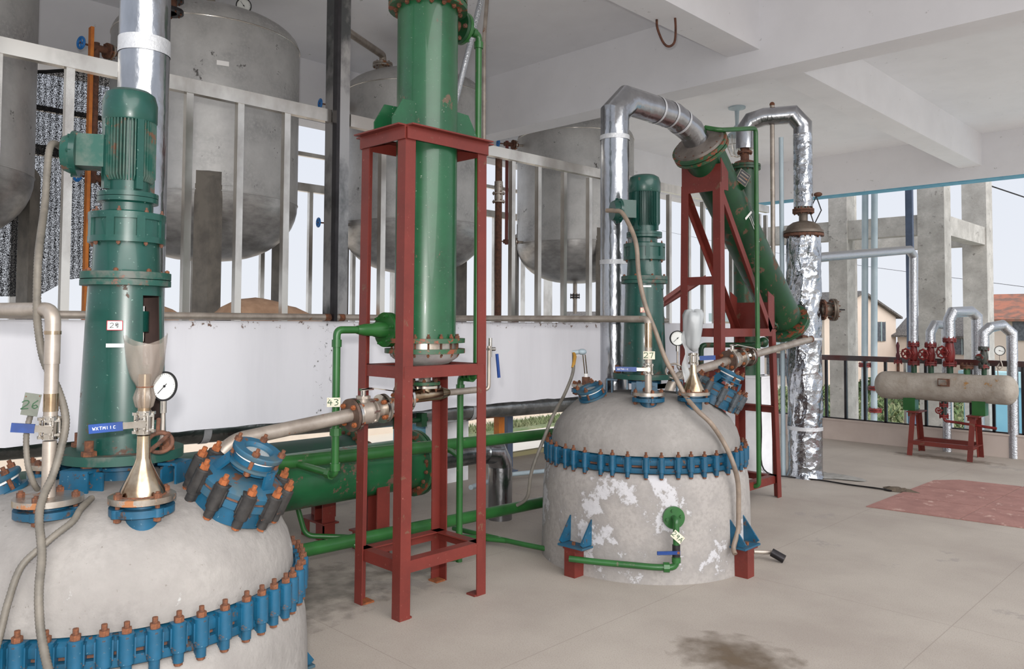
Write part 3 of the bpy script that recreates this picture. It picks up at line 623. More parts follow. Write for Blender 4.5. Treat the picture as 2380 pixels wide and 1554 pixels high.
# ------------------------------------------------------------------ reactors
DP = [(0, 1.118), (.15, 1.116), (.25, 1.110), (.35, 1.098), (.42, 1.080), (.482, 1.047), (.54, .996), (.59, .945), (.63, .88), (.648, .82), (.652, .765)]
DPN = [(0, 1.135), (.15, 1.133), (.25, 1.128), (.35, 1.117), (.42, 1.104), (.482, 1.07), (.54, 1.022), (.59, .96), (.63, .885), (.648, .82), (.652, .765)]
def domez(r):
    for (r0, z0), (r1, z1) in zip(DP, DP[1:]):
        if r0 <= r <= r1: return z0+(z1-z0)*(r-r0)/(r1-r0)
    return .76
def clamp_mesh(bodym, name, r=.02, h=.088, boltm=rust):
    b = MB()   # z = along bolt, +x outward
    b.cyl((0, 0, 0), (0, 0, h), r, bodym, seg=16); b.cyl((0, 0, h), (0, 0, h+.004), r, bodym, r1=r*.8, seg=16)
    b.box((-.028, -r*.92, .004), (0, r*.92, h), bodym)
    b.box((-.03, -r*1.15, h*.16), (.004, r*1.15, h*.86), bodym)
    b.cyl((0, 0, -.034), (0, 0, 0), r*.72, bodym, seg=14); b.box((-.022, -r*.6, -.03), (0, r*.6, 0), bodym)
    o = b.build(name)
    q = MB(); q.bolt((0, 0, h+.003), (0, 0, 1), r*.68, boltm, .018); q.cyl((0, 0, -.044), (0, 0, -.034), r*.6, boltm, seg=6); q.cyl((0, 0, -.036), (0, 0, h+.006), r*.3, boltm, seg=8); p = q.build('bolt')
    return o, p
CL = clamp_mesh(blue, 'clamp'); CLN = clamp_mesh(blue, 'clamp', .0235, .090); CLB = clamp_mesh(black, 'manhole_clamp', .025, .092, rusto); CLG = clamp_mesh(mat('grey_clamp', (70, 78, 84), (50, 54, 58), .5, scale=30), 'manhole_clamp', .022, .09, rust)
PROTO = [CL, CLN, CLB, CLG]
def put_clamp(pair, parent, mw, label=None):
    c = pair[0].copy(); COL.objects.link(c); c.parent = parent; c.matrix_local = mw; c.name = pair[0].name.split('.')[0]
    n = pair[1].copy(); COL.objects.link(n); n.parent = c; n.name = 'bolt'; n.matrix_local = M.Identity(4)
    if label: c['label'] = label
def nozzle_flange(t, p, n, top='plate', R=.107, label=None, bolts=4, neck=.055, a0=.5, ext=.06):
    """blue enamel pad + steel plate stacked on a dome nozzle; p is the top of the upper plate"""
    p, n = V(p), V(n).normalized(); b = MB()
    b.cyl(p-n*ext-n*.055, p-n*.05, neck, blue, seg=28); b.cyl(p-n*.06, p-n*.036, R*.97, blue, seg=36); b.cyl(p-n*.036, p-n*.028, R*.62, blue, seg=28)
    xx, yy, _ = frame(n)
    for i in range(bolts):
        a = 2*PI*i/bolts+a0; q = p+(xx*math.cos(a)+yy*math.sin(a))*R*.82
        b.cyl(q-n*.062, q-n*.034, .021, blue, seg=12)
    o = b.build('nozzle', t)
    b = MB(); b.cyl(p-n*.028, p-n*.020, R*.6, gasket, seg=28); b.cyl(p-n*.02, p, R, plate, seg=40); tag(b.build('flange_plate', t), label='steel flange plate')
    for i in range(bolts):
        b = MB(); a = 2*PI*i/bolts+a0; q = p+(xx*math.cos(a)+yy*math.sin(a))*R*.82
        b.cyl(q-n*.075, q, .008, rust, seg=8); b.bolt(q, n, .0135, rust, .006); b.bolt(q-n*.062, -n, .013, rust, .003)
        tag(b.build('bolt', t), label='rusty flange bolt')
def sight_ring(parent_t, c, n, R, nm='sight_glass', label=None, bolts=4, tall=.05):
    c, n = V(c), V(n).normalized(); xx, yy, _ = frame(n)
    b = MB(); b.cyl(c-n*tall*1.4, c, R*.86, blue, seg=36); b.cyl(c-n*tall*.9, c-n*tall*.62, R*1.06, blued, seg=36)
    b.lathe([(R*.8, .0), (R*.88, .0), (R*.88, .008), (R*.8, .008)], gasket, c, n, 36)
    b.lathe([(R*.52, .010), (R*1.02, .010), (R*1.04, .014), (R*1.04, .026), (R, .03), (R*.62, .03), (R*.52, .018), (R*.52, .010)], blued, c, n, 40)
    o = b.build(nm, parent_t)
    if label: o['label'] = label
    g = MB(); g.cyl(c+n*.006, c+n*.012, R*.56, glassm, seg=30); g.build('glass', o)
    for i in range(bolts):
        g = MB(); a = 2*PI*i/bolts+.4; q = c+(xx*math.cos(a)+yy*math.sin(a))*R*.92
        g.cyl(q-n*tall, q+n*.03, .008, rust, seg=8); g.bolt(q+n*.03, n, .014, rust, .014); g.bolt(q-n*tall*.95, -n, .013, rust, .004)
        g.build('bolt', o)
def reactor(cx, cy, dz, label, near, scl=1.0):
    t = thing('reactor', (cx, cy, 0), label, 'reactor')
    O = V((cx, cy, dz))
    def P(x, y, z): return O+V((x, y, z))
    # jacket
    b = MB(); prof = [(.64, .655), (.672, .652), (.692, .62), (.704, .56), (.712, .46), (.716, .3), (.72, .1), (.724, -.02), (.724, -.2)]
    b.lathe(prof, cement_low if not near else cement, O, seg=96); b.build('jacket', t, ang=60)
    b = MB(); b.lathe((DPN if near else DP)[::-1], cement, O, seg=96); 
    b.build('dome_lid', t, ang=60)
    b = MB(); b.lathe([(.60, .664), (.675, .664), (.678, .67), (.678, .695), (.65, .697), (.65, .712)], blue, O, seg=96)
    b.lathe([(.65, .712), (.675, .714), (.678, .72), (.678, .744), (.672, .75), (.62, .764)], blue, O, seg=96)
    b.lathe([(.652, .697), (.662, .699), (.662, .711), (.652, .712)], rustd, O, seg=96)
    tag(b.build('clamp_ring', t), label='blue flange ring with dark gasket line')
    N = 56 if near else 44
    for i in range(N):
        a = 2*PI*(i+.3)/N+random.uniform(-.018, .018)
        mw = M.Translation((0, 0, dz)) @ M.Rotation(a, 4, 'Z') @ M.Translation((.689, 0, .677+random.uniform(-.003, .003)))
        put_clamp(CLN if near else CL, t, mw)
    # nozzles
    nozzle_flange(t, P(.261, -.328, 1.148), (0, 0, 1), a0=.9)
    nozzle_flange(t, P(.455, -.093, 1.150), (.0, 0, 1), a0=.2)
    nozzle_flange(t, P(-.442, -.108, 1.150), (0, 0, 1), bolts=8 if not near else 6)
    sight_ring(t, P(-.175, -.385, 1.13), (-.12, -.42, 1), .092, label='tilted sight glass ring with a white gasket')
    # manhole
    n = V((.42, .26, 1)).normalized(); c = P(.438, .272, 1.138); xx, yy, _ = frame(n)
    b = MB(); b.cyl(c-n*.1, c-n*.02, .155, blue, seg=48); b.cyl(c-n*.035, c-n*.008, .165, blued, seg=48); b.cyl(c-n*.008, c+n*.002, .159, rustd, seg=48)
    b.lathe([(.163, .002), (.165, .02), (.152, .03), (.12, .042), (0, .05)], blued, c, n, 48)
    mh = b.build('manhole', t); tag(mh, label='tilted blue manhole cover')
    pair = CLB if near else CLG
    for i in range(10):
        a = 2*PI*i/10+.1
        rm = M((-(xx*math.cos(a)+yy*math.sin(a))*-1, n.cross(xx*math.cos(a)+yy*math.sin(a)), n)).transposed().to_4x4()
        mw = M.Translation(c+(xx*math.cos(a)+yy*math.sin(a))*.170-n*.055-V(t['_o'])) @ rm
        put_clamp(pair, t, mw, 'dark rubber-black manhole clamp with rusty bolt' if near else None)
    c2 = c+n*.115+xx*.0+yy*.0+V((.02, .0, .0))
    for a in (.3, 2.4, 4.5):
        b = MB(); e = xx*math.cos(a)+yy*math.sin(a); b.prism([(-.022, -.006), (.022, -.006), (.022, .006), (-.022, .006)], c+e*.12+n*.03, c2+e*.09-n*.02, blue, up=e)
        b.build('cover_bracket', t)
    sight_ring(t, c2, n, .092, 'handhole', 'small round sight port on top of the manhole', 4, .035)
    # drive stand legs on the dome
    for k in range(4):
        a = math.radians(35+90*k); d = V((math.cos(a), math.sin(a), 0)); s_ = V((-d.y, d.x, 0)); q = O+d*.225; zt = 1.205; b = MB()
        for w in (-1, 1): b.bar(q+s_*w*.05+V((0, 0, 1.04)), q+s_*w*.05+V((0, 0, zt-.01)), .008, .075, blue, up=s_)
        b.bar(q+d*.037+V((0, 0, 1.04)), q+d*.037+V((0, 0, zt-.004)), .108, .008, blue, up=d)
        b.bar(q-s_*.054+V((0, 0, zt-.006)), q+s_*.054+V((0, 0, zt-.006)), .075, .01, blue, up=(0,0,1)); b.build('support_bracket', t)
    b = MB(); b.cyl(P(0, 0, 1.09), P(0, 0, 1.18), .085, blue); b.cyl(P(0, 0, 1.175), P(0, 0, 1.195), .118, blue, seg=36); b.cyl(P(0, 0, 1.195), P(0, 0, 1.212), .08, gasket); b.cyl(P(0, 0, 1.205), P(0, 0, 1.225), .105, mat('sea_green_seal', (24, 156, 136), None, .35), seg=36); b.build('shaft_seal', t)
    # side brackets + legs
    for k in (0, 90, 180, 270):
        a = math.radians(k+.5); d = V((math.cos(a), math.sin(a), 0)); s_ = V((-d.y, d.x, 0)); b = MB()
        for w in (-1, 1):
            q = O+s_*w*.085; th = s_*.005
            tri = [q+d*.70+V((0, 0, .37)), q+d*.70+V((0, 0, .20)), q+d*.80+V((0, 0, .20)), q+d*.82+V((0, 0, .215))]
            b.add([p-th for p in tri]+[p+th for p in tri], [(0,1,2,3), (7,6,5,4), (0,4,5,1), (1,5,6,2), (2,6,7,3), (3,7,4,0)], blue)
        b.bar(O+d*.66+V((0, 0, .19)), O+d*.82+V((0, 0, .19)), .2, .012, blued, up=(0,0,1)); b.cyl(O+d*.78+V((0, 0, .196)), O+d*.78+V((0, 0, .215)), .012, rust, seg=6); b.build('mounting_bracket', t)
        if dz == 0:
            b = MB(); c_ = O+d*.765; b.bar(c_-s_*.06+V((0, 0, .178)), c_+s_*.075+V((0, 0, .178)), .1, .012, red, up=(0,0,1)); b.bar(c_-s_*.01, c_-s_*.01+V((0, 0, .175)), .085, .09, red, up=d); tag(b.build('leg', t), label='short red support leg')
    return t
reactor(-3.27, 1.165, -.145, 'large grey cement-coated reactor in the left foreground with a belt of blue clamps', True)
R2 = reactor(-3.27, 4.68, 0, 'grey cement-coated domed reactor in mid-view with a green side pipe', False)
# ------------------------------------------------------------------ agitator drives
def drive(cx, cy, dz, label, near):
    s = .88 if near else 1.0
    t = thing('agitator_drive', (cx, cy, 1.235+dz), label, 'motor drive', 'teal agitator drives'); O = V((cx, cy, dz))
    wmask = lambda a, z: (abs((a-27+180) % 360-180) < 24 or abs((a-207+180) % 360-180) < 24) and 1.36 < z < 1.84
    zs = [1.24, 1.3, 1.36, 1.5, 1.65, 1.76, 1.84, 1.905]; prof = [(.158-.024*(z-1.24)/.66, z) for z in zs]; tm = teal
    b = MB(); b.lathe(prof, tm, O, seg=60, skip=wmask); b.lathe([(r-.012, z) for r, z in prof], mat('brown_inside', (86, 66, 62), (70, 56, 52), .7), O, seg=60, skip=wmask)
    for A in (3, 51, 183, 231):     # window edges
        a = math.radians(A); d = V((math.cos(a), math.sin(a), 0))
        rr = lambda z: .158-.024*(z-1.24)/.66
        b.add([O+d*(rr(1.36)-.012)+V((0,0,1.33)), O+d*rr(1.36)+V((0,0,1.33)), O+d*rr(1.84)+V((0,0,1.86)), O+d*(rr(1.84)-.012)+V((0,0,1.86))], [(0,1,2,3)], tm)
    hood = b.build('stand_hood', t, ang=50)
    b = MB(); b.cyl(O+V((0,0,1.21)), O+V((0,0,1.245)), .222, tealfl, seg=64)
    for k in range(4):
        a = math.radians(35+90*k); q = O+V((math.cos(a), math.sin(a), 0))*.19
        b.cyl(q+V((0,0,1.195)), q+V((0,0,1.212)), .028, rust, seg=6); b.cyl(q+V((0,0,1.245)), q+V((0,0,1.262)), .027, rust, seg=6); b.cyl(q+V((0,0,1.26)), q+V((0,0,1.30)), .016, rust, seg=12)
    b.build('base_flange', t)
    b = MB(); b.cyl(O+V((0,0,1.25)), O+V((0,0,1.86)), .022, mat('dull_shaft', (128, 116, 110), None, .5)); b.cyl(O+V((0,0,1.70)), O+V((0,0,1.78)), .085, tm, seg=36); b.cyl(O+V((0,0,1.52)), O+V((0,0,1.57)), .092, tm, seg=36)
    for k in range(6):
        a = k*PI/3+.6; q = O+V((math.cos(a)*.07, math.sin(a)*.07, 1.66)); b.cyl(q, q+V((0,0,.14)), .009, chrome, seg=8)
    tag(b.build('shaft_coupling', t), label='shaft coupling seen through the window')
    # upper body
    b = MB(); b.cyl(O+V((0,0,1.878)), O+V((0,0,1.90)), .163, tealfl, seg=48); b.cyl(O+V((0,0,1.903)), O+V((0,0,1.93)), .163, tealfl, seg=48)
    b.lathe([(.128, 1.93), (.123, 1.94), (.118, 2.05)], tm, O, seg=48)
    for k in range(8): a = k*PI/4+.2; q = O+V((math.cos(a)*.15, math.sin(a)*.15, 1.93)); b.bolt(q, (0,0,1), .009, rust, .003)
    b.build('adapter', t)
    rr = .14 if near else .147
    b = MB(); b.cyl(O+V((0,0,2.045)), O+V((0,0,2.068)), rr, tm, seg=48); b.cyl(O+V((0,0,2.135)), O+V((0,0,2.16)), rr, tm, seg=48); b.cyl(O+V((0,0,2.06)), O+V((0,0,2.145)), rr*.93, tm, seg=48)
    for k in range(8):
        a = k*PI/4; q = O+V((math.cos(a)*rr*.955, math.sin(a)*rr*.955, 0)); b.bar(q+V((0,0,2.06)), q+V((0,0,2.145)), .03, .012, tm, up=(math.cos(a), math.sin(a), 0)); q = O+V((math.cos(a+.2)*rr*.9, math.sin(a+.2)*rr*.9, 0)); b.bolt(q+V((0,0,2.16)), (0,0,1), .008, rustd, .01); b.bolt(q+V((0,0,2.045)), (0,0,-1), .008, rustd, .004)
    b.build('gearbox', t)
    b = MB(); b.lathe([(.1, 2.16), (.092, 2.17), (.092, 2.2), (.1, 2.21)], tm, O, seg=40); b.cyl(O+V((0,0,2.205)), O+V((0,0,2.223)), .122*s+.003, tm, seg=44); b.cyl(O+V((0,0,2.225)), O+V((0,0,2.243)), .122*s+.003, tm, seg=44); b.build('motor_flange', t)
    b = MB(); r0 = .088*s; r1 = .111*s; z0, z1 = 2.243, 2.53
    b.cyl(O+V((0,0,z0)), O+V((0,0,z1)), r0, tm, seg=40)
    nf = 48
    for k in range(nf):
        a = 2*PI*k/nf
        if k % 12 in (0, 1): continue
        e = V((math.cos(a), math.sin(a), 0)); f = V((-e.y, e.x, 0))*.0022; zb = z0+.045
        pts = [O+e*r0*.95+V((0,0,zb)), O+e*(r1-.012)+V((0,0,zb)), O+e*r1+V((0,0,zb+.02)), O+e*r1+V((0,0,z1)), O+e*r0*.95+V((0,0,z1))]
        b.add([p-f for p in pts]+[p+f for p in pts], [(0,1,2,3,4), (9,8,7,6,5)]+[(i, 5+i, 5+(i+1) % 5, (i+1) % 5) for i in range(5)], teald if near else tm)
    for k in range(4):
        a = 2*PI*(k*12+.5)/nf; e = V((math.cos(a), math.sin(a), 0)); b.bar(O+e*(r0+.008)+V((0,0,z0+.01)), O+e*(r0+.008)+V((0,0,z1)), .026, .026, tm, up=e)
    b.build('motor_body', t)
    b = MB(); b.lathe([(r1*1.0, 2.525), (r1*1.03, 2.53), (r1*1.03, 2.60), (r1*.93, 2.635), (r1*.72, 2.65), (0, 2.655)], tm, O, seg=48)
    b.build('fan_cowl', t)
    d = V((-.5, -.86, 0)).normalized(); u = V((-d.y, d.x, 0)); zc = 2.40
    b = MB(); b.bar(O+d*(r0*.8)+V((0,0,zc)), O+d*(r1+.085)+V((0,0,zc)), .115*s+.01, .125, teald if near else tm, up=(0,0,1)); b.cyl(O+d*(r1+.08)+V((0,0,zc-.01)), O+d*(r1+.1)+V((0,0,zc-.01)), .09, tm, seg=36); b.cyl(O+d*(r1+.1)+V((0,0,zc-.01)), O+d*(r1+.135)+V((0,0,zc-.01)), .082, teald if near else tm, r1=.066, seg=36)
    for k in range(8):
        a = k*PI/4; q = O+d*(r1+.1)+u*math.cos(a)*.084+V((0,0,zc-.01+math.sin(a)*.084)); b.cyl(q-d*.01, q+d*.008, .007, tm, seg=6)
    tb = b.build('terminal_box', t)
    return t
drive(-3.27, 1.165, -.145, 'teal electric motor and gearbox on the left foreground reactor, with number label', True)
drive(-3.27, 4.68, 0, 'teal electric motor and gearbox standing on the mid-view reactor', False)
# rust patch + labels on the near hood
def hood_label(c, z, a_deg, w, h, m, txt, tm, th, nm, lab, border=None, R=.147):
    a = math.radians(a_deg); n = V((math.cos(a), math.sin(a), 0)); ux = V((-n.y, n.x, 0)); p = V((c[0], c[1], z))+n*R
    return card(nm, p, ux, (0, 0, 1), w, h, m, txt, tm, th, lab, 'label', border, False)
hood_label((-3.27, 1.165), 1.58, -33, .055, .036, labelm, '2H', ink, .017, 'number_label', 'small white label reading 2号 with red border on the left teal drive', labelr, .150)
hood_label((-3.27, 1.165), 1.505, -32, .062, .014, labelm, '', ink, .01, 'paper_label', 'plain narrow white strip label under the 2号 label', None, .152)
hood_label((-3.27, 4.68), 1.855, -48, .062, .012, labelm, '', ink, .01, 'paper_label', 'plain narrow white strip label on the mid-view teal drive', None, .139)
hood_label((-3.27, 4.68), 1.69, -56, .05, .034, tagm, '2', labelr, .02, 'number_label', 'cream square label partly behind the hose on the mid-view teal drive', labelr, .145)
# ------------------------------------------------------------------ foil riser pipes
def riser(y, ztop, label, curve=None, mm=foil, r=.108, x=-3.69):
    t = thing('foil_riser_pipe', (x, y, 1.0), label, 'insulated pipe'); return t
t = riser(1.37, 0, 'wide foil-wrapped vertical pipe rising behind the left teal drive to the ceiling')
b = MB(); b.cyl((-3.69, 1.37, .96), (-3.69, 1.37, 5.4), .107, foil, seg=40); b.build('pipe', t, ang=60)
b = MB(); b.lathe([(.110, 2.80), (.110, 2.87)], tape, (-3.69, 1.37, 0), seg=40); b.build('tape_band', t)
b = MB(); b.bar((-3.76, 1.49, 1.2), (-3.76, 1.49, 5.3), .012, .02, foilt, up=(.4,.9,0)); tag(b.build('seam', t), label='ragged overlapping foil seam')
t = riser(4.89, 0, 'foil-wrapped riser of the mid-view reactor bending over to the inclined green condenser')
b = MB(); b.cyl((-3.69, 4.89, 1.08), (-3.69, 4.89, 3.06), .11, foil, seg=40); b.build('pipe', t, ang=60)
el = [(-3.69, 4.89, 3.05), (-3.69, 4.89, 3.215), (-3.68, 5.03, 3.345), (-3.65, 5.30, 3.335), (-3.63, 5.61, 3.325), (-3.615, 5.86, 3.245), (-3.61, 5.945, 3.17)]
b = MB(); b.tube(el, .11, foil, seg=40); b.build('elbow', t, ang=28)
for z in (3.02, 2.06):
    b = MB(); b.lathe([(.114, z-.015), (.114, z+.02)], tape, (-3.69, 4.89, 0), seg=40); b.build('tape_band', t)
for i, k in ((3, .25), (3, .8), (4, .4)):
    p = V(el[i]).lerp(V(el[i+1]), k); d = (V(el[i+1])-V(el[i])).normalized(); b = MB(); b.lathe([(.113, -.012), (.113, .012)], tape, p, d, 40); b.build('tape_band', t)
# ------------------------------------------------------------------ frame + vertical column
t = thing('red_tower_frame', (-3.63, 2.965, 0), 'tall red angle-iron frame carrying the vertical green column', 'steel frame')
X0, X1, Y0, Y1, ZT = -3.84, -3.42, 2.66, 3.27, 2.67; sp = .012
for sx_, sy in ((0, 0), (1, 0), (0, 1), (1, 1)):
    x = X1 if sx_ else X0; y = Y1 if sy else Y0; dx = -1 if sx_ else 1; dy = -1 if sy else 1
    b = MB(); b.angle((x-dx*0, y-dy*sp, 0), (x+dx*.005, y, ZT), (dx, 0, 0), (0, dy, 0), .07, .008, red)
    b.box((x-.004, y-.004, 0), (x+dx*.074, y+dy*.074, .01), rusto if sx_ == 0 else red); b.build('leg', t)
for z, top in ((ZT, 1), (1.355, 0), (.31, 0)):
    for (p0, p1, nrm) in (((X0, Y0), (X0, Y1), (1, 0, 0)), ((X1, Y0), (X1, Y1), (-1, 0, 0)), ((X0, Y0), (X1, Y0), (0, 1, 0)), ((X0, Y1), (X1, Y1), (0, -1, 0))):
        nv = V(nrm); b = MB(); zz = z; o = -nv*(.012 if top else -.002)
        if top: b.angle(V((*p0, zz))+o, V((*p1, zz))+o, nv, (0, 0, -1), .07, .008, red); b.bar(V((*p0, zz+.004))-nv*.02, V((*p1, zz+.004))-nv*.02, .07, .008, red, up=(0,0,1))
        else: b.angle(V((*p0, zz))+o, V((*p1, zz))+o, nv, (0, 0, -1) if z < 1 else (0, 0, -1), .065, .008, red)
        b.build('crossbar', t)
c = (-3.63, 2.976)
t = thing('vertical_condenser', (c[0], c[1], 1.3), 'tall green vertical column condenser standing in the red frame', 'condenser')
b = MB(); b.cyl((*c, 1.48), (*c, 3.46), .18, green, seg=56); b.bar((c[0]+.07, c[1]-.166, 1.5), (c[0]+.07, c[1]-.166, 2.1), .006, .01, tealfl); b.build('shell', t, ang=60)
b = MB(); flange(b, (*c, 1.478), (0, 0, 1), .235, .026, greenf, 16, br=.012, up=.012, both=False); flange(b, (*c, 1.444), (0, 0, -1), .235, .026, greenf, 16, br=.012, up=.008, both=False); b.cyl((*c, 1.44), (*c, 1.48), .19, plate, seg=40)
for i in range(16): a = 2*PI*i/16+.2; b.cyl((c[0]+math.cos(a)*.193, c[1]+math.sin(a)*.193, 1.43), (c[0]+math.cos(a)*.193, c[1]+math.sin(a)*.193, 1.48), .006, rust, seg=6)
b.build('bottom_flange', t)
b = MB(); b.lathe([(.205, 1.42), (.19, 1.39), (.14, 1.358), (.05, 1.342), (0, 1.342)], tankm, (*c, 0), seg=48); b.cyl((*c, 1.25), (*c, 1.345), .036, pipeg); tag(b.build('bottom_head', t), label='dished grey steel bottom head')
b = MB(); flange(b, (*c, 3.45), (0, 0, 1), .235, .03, greenf, 16, br=.014, up=.012); flange(b, (*c, 3.49), (0, 0, 1), .235, .03, greenf, 16, br=.014, up=.012); b.lathe([(.2, 3.52), (.17, 3.6), (.08, 3.66), (0, 3.67)], greend, (*c, 0), seg=40); b.build('top_flange', t)
b = MB(); flange(b, (*c, 1.25), (0, 0, -1), .092, .018, greenf, 6, br=.011); flange(b, (*c, 1.228), (0, 0, -1), .096, .014, chrome, 6, br=.009, both=False); b.build('outlet_flange', t)
# lugs run along Y, where the frame is longer
for sy in (-1, 1):
    for sx_ in (-1, 1):
        q = V((c[0]+sx_*.085, c[1]+sy*.13, 0)); th = V((.004, 0, 0)); b = MB(); e = V((0, sy, 0))
        poly = [q+V((0,0,2.676)), q+e*.19+V((0,0,2.676)), q+e*.19+V((0,0,2.74)), q+e*.12+V((0,0,2.855)), q+V((0,0,2.86))]
        b.add([p-th for p in poly]+[p+th for p in poly], [(0,1,2,3,4), (9,8,7,6,5)]+[(i, 5+i, 5+(i+1) % 5, (i+1) % 5) for i in range(5)], green); b.build('support_lug', t)
    b = MB(); b.box((c[0]-.12, c[1]+sy*.13, 2.674), (c[0]+.12, c[1]+sy*.33, 2.686), green); b.build('lug_plate', t)
# lower side nozzle and green pipe to the header

t = thing('green_inlet_pipe', (-3.72, 2.43, .78), 'green water pipe with tag 43 dropping from the column flange to the upper green header', 'pipe')
xx_ = -3.72
b = MB(); b.cyl((xx_, 2.86, 1.553), (xx_, 2.77, 1.553), .05, greenp); flange(b, (xx_, 2.79, 1.553), (0, -1, 0), .1, .02, greenp, 6, br=.012, bm=greenp); flange(b, (xx_, 2.767, 1.553), (0, -1, 0), .1, .02, greenp, 6, br=.012, bm=greenp); b.build('flange', t)
b = MB(); b.lathe([(.045, 0), (.044, .06), (.036, .085), (.034, .14), (.023, .19)], greenp, (xx_, 2.75, 1.553), (0, -1, 0), 20); b.build('reducer', t)
b = MB(); b.tube(bend([(xx_, 2.57, 1.553), (xx_, 2.43, 1.553), (xx_, 2.43, .765), (-4.1, 2.43, .775)], .035), .021, greenp)
b.cyl((xx_, 2.43, 1.46), (xx_, 2.43, 1.5), .027, greenp); b.cyl((xx_, 2.43, .98), (xx_, 2.43, 1.02), .032, greenp, seg=8); b.cyl((xx_, 2.43, .79), (xx_, 2.43, .83), .028, greenp); b.cyl((xx_-.03, 2.43, .766), (xx_-.07, 2.43, .767), .03, greenp, seg=8); b.build('pipe', t)
t = thing('green_outlet_pipe', (-3.64, 3.4, .2), 'green pipe running down beside the column from its top side flange to the floor', 'pipe')
xx_ = -3.63
b = MB(); b.cyl((xx_, 3.1, 3.42), (xx_, 3.24, 3.42), .035, rustd); flange(b, (xx_, 3.21, 3.42), (0, 1, 0), .1, .022, greend, 6, br=.014, bm=rustd); flange(b, (xx_, 3.236, 3.42), (0, 1, 0), .1, .022, greenp, 6, br=.012, bm=greenp); b.build('flange', t)
b = MB(); b.tube(bend([(xx_, 3.26, 3.42), (xx_, 3.39, 3.42), (xx_, 3.39, 1.26), (-3.80, 3.41, 1.25), (-3.80, 3.41, .08)], .035), .021, greenp); b.cyl((xx_, 3.36, 3.42), (xx_, 3.33, 3.42), .029, greenp); b.cyl((xx_, 3.39, 3.33), (xx_, 3.39, 3.37), .029, greenp)
for i in range(3): b.cyl((-3.67-.035*i, 3.395, 1.257), (-3.685-.035*i, 3.395, 1.257), .033, greenp)
b.cyl((-3.8, 3.41, 1.16), (-3.8, 3.41, 1.2), .028, greenp); b.build('pipe', t)
# thin diagonal foil tube beyond the column
t = thing('thin_foil_tube', (-5.8, 5.3, 3.9), 'thin foil-wrapped tube slanting down behind the green column', 'pipe'); b = MB(); b.tube([(-5.6, 5.5, 5.4), (-5.75, 5.4, 4.85), (-5.94, 5.27, 3.93), (-6.1, 5.16, 3.2)], .03, foilt); b.build('tube', t)
t = thing('thin_foil_tube', (-5.5, 5.45, 4.4), 'thin foil-wrapped tube dropping beside the slanting one from the ceiling', 'pipe'); b = MB(); b.tube([(-5.62, 5.42, 5.46), (-5.62, 5.32, 4.4), (-5.6, 5.32, 2.0)], .02, pipeg); b.build('tube', t)
# ------------------------------------------------------------------ process valves and lines
def big_valve(y0, x, z, slope, label, lever_m=chrome):
    """flanged two-piece ball valve along +Y"""
    d = V((0, 1, slope)).normalized(); p = V((x, y0, z)); t = thing('flanged_ball_valve', p, label, 'valve', 'flanged ball valves on the return lines')
    b = MB(); flange(b, p, d, .088, .016, mat('flange_rusted_plate', (118, 96, 84), (84, 70, 64), .55, .5, scale=14), 4, rb=.066, br=.014, bm=rusto, up=.012, a0=.8); flange(b, p+d*.02, d, .088, .016, chrome, 4, rb=.066, br=.012, bm=rusto, a0=.8, both=False)
    b.build('inlet_flange', t)
    b = MB(); b.lathe([(.04, .03), (.045, .04), (.062, .06), (.064, .10), (.066, .105), (.066, .125), (.05, .13), (.05, .135), (.066, .14), (.066, .15), (.058, .155), (.044, .18), (.046, .2)], pipeg, p, d, 32)
    for k in range(6): a = k*PI/3; xx, yy, _ = frame(d); q = p+d*.132+(xx*math.cos(a)+yy*math.sin(a))*.06; b.cyl(q-d*.02, q+d*.02, .009, chrome, seg=6)
    b.cyl(p+d*.085, p+d*.085+V((0,0,.085)), .03, pipeg); b.cyl(p+d*.085+V((0,0,.075)), p+d*.085+V((0,0,.09)), .04, pipeg, seg=8); b.cyl(p+d*.085+V((0,0,.09)), p+d*.085+V((0,0,.12)), .014, chrome)
    b.build('body', t)
    b = MB(); flange(b, p+d*.2, d, .08, .014, chrome, 4, rb=.06, br=.013, bm=rusto, a0=.8); flange(b, p+d*.218, d, .08, .014, plate, 4, rb=.06, br=.013, bm=rusto, a0=.8, both=False); b.build('outlet_flange', t)
    h = p+d*.085+V((0,0,.125)); b = MB(); b.prism([(-.013, -.003), (.013, -.003), (.013, .003), (-.013, .003)], h-V((0, .02, 0)), h+V((.0, .05, .005)), lever_m, up=(0,0,1)); b.bar(h+V((0, .05, .005)), h+V((.06, .26, -.03)), .02, .006, lever_m, up=(0,0,1)); b.bar(h+V((.0, -.02, 0)), h+V((0, .06, 0)), .026, .012, lever_m, up=(0,0,1)); b.build('lever', t)
    return t
big_valve(2.44, -3.60, 1.098, .10, 'flanged steel ball valve with grey lever at the left leg of the red tower frame')
t = thing('return_pipe', (-3.6, 2.0, 1.0), 'dull steel pipe sloping down from the tower valve to the left reactor', 'pipe')
b = MB(); b.tube(bend([(-3.60, 2.44, 1.098), (-3.60, 1.78, 1.03), (-3.61, 1.69, .93), (-3.61, 1.67, .78)], .1), .036, pipeg, seg=24); b.build('pipe', t)
t = thing('tee_assembly', (-3.63, 2.95, 1.18), 'heat-tinted steel tee and reducers below the green column', 'pipe fitting')
b = MB(); b.lathe([(.046, 0), (.03, .08), (.028, .1)], plate, (-3.60, 2.675, 1.125), (0, 1, .35), 20); flange(b, (-3.62, 2.80, 1.165), (0, 1, .1), .085, .016, plate, 4, br=.012, bm=rusto); flange(b, (-3.62, 2.822, 1.167), (0, 1, .1), .085, .016, chrome, 4, br=.012, bm=rusto); b.build('reducer_flange', t)
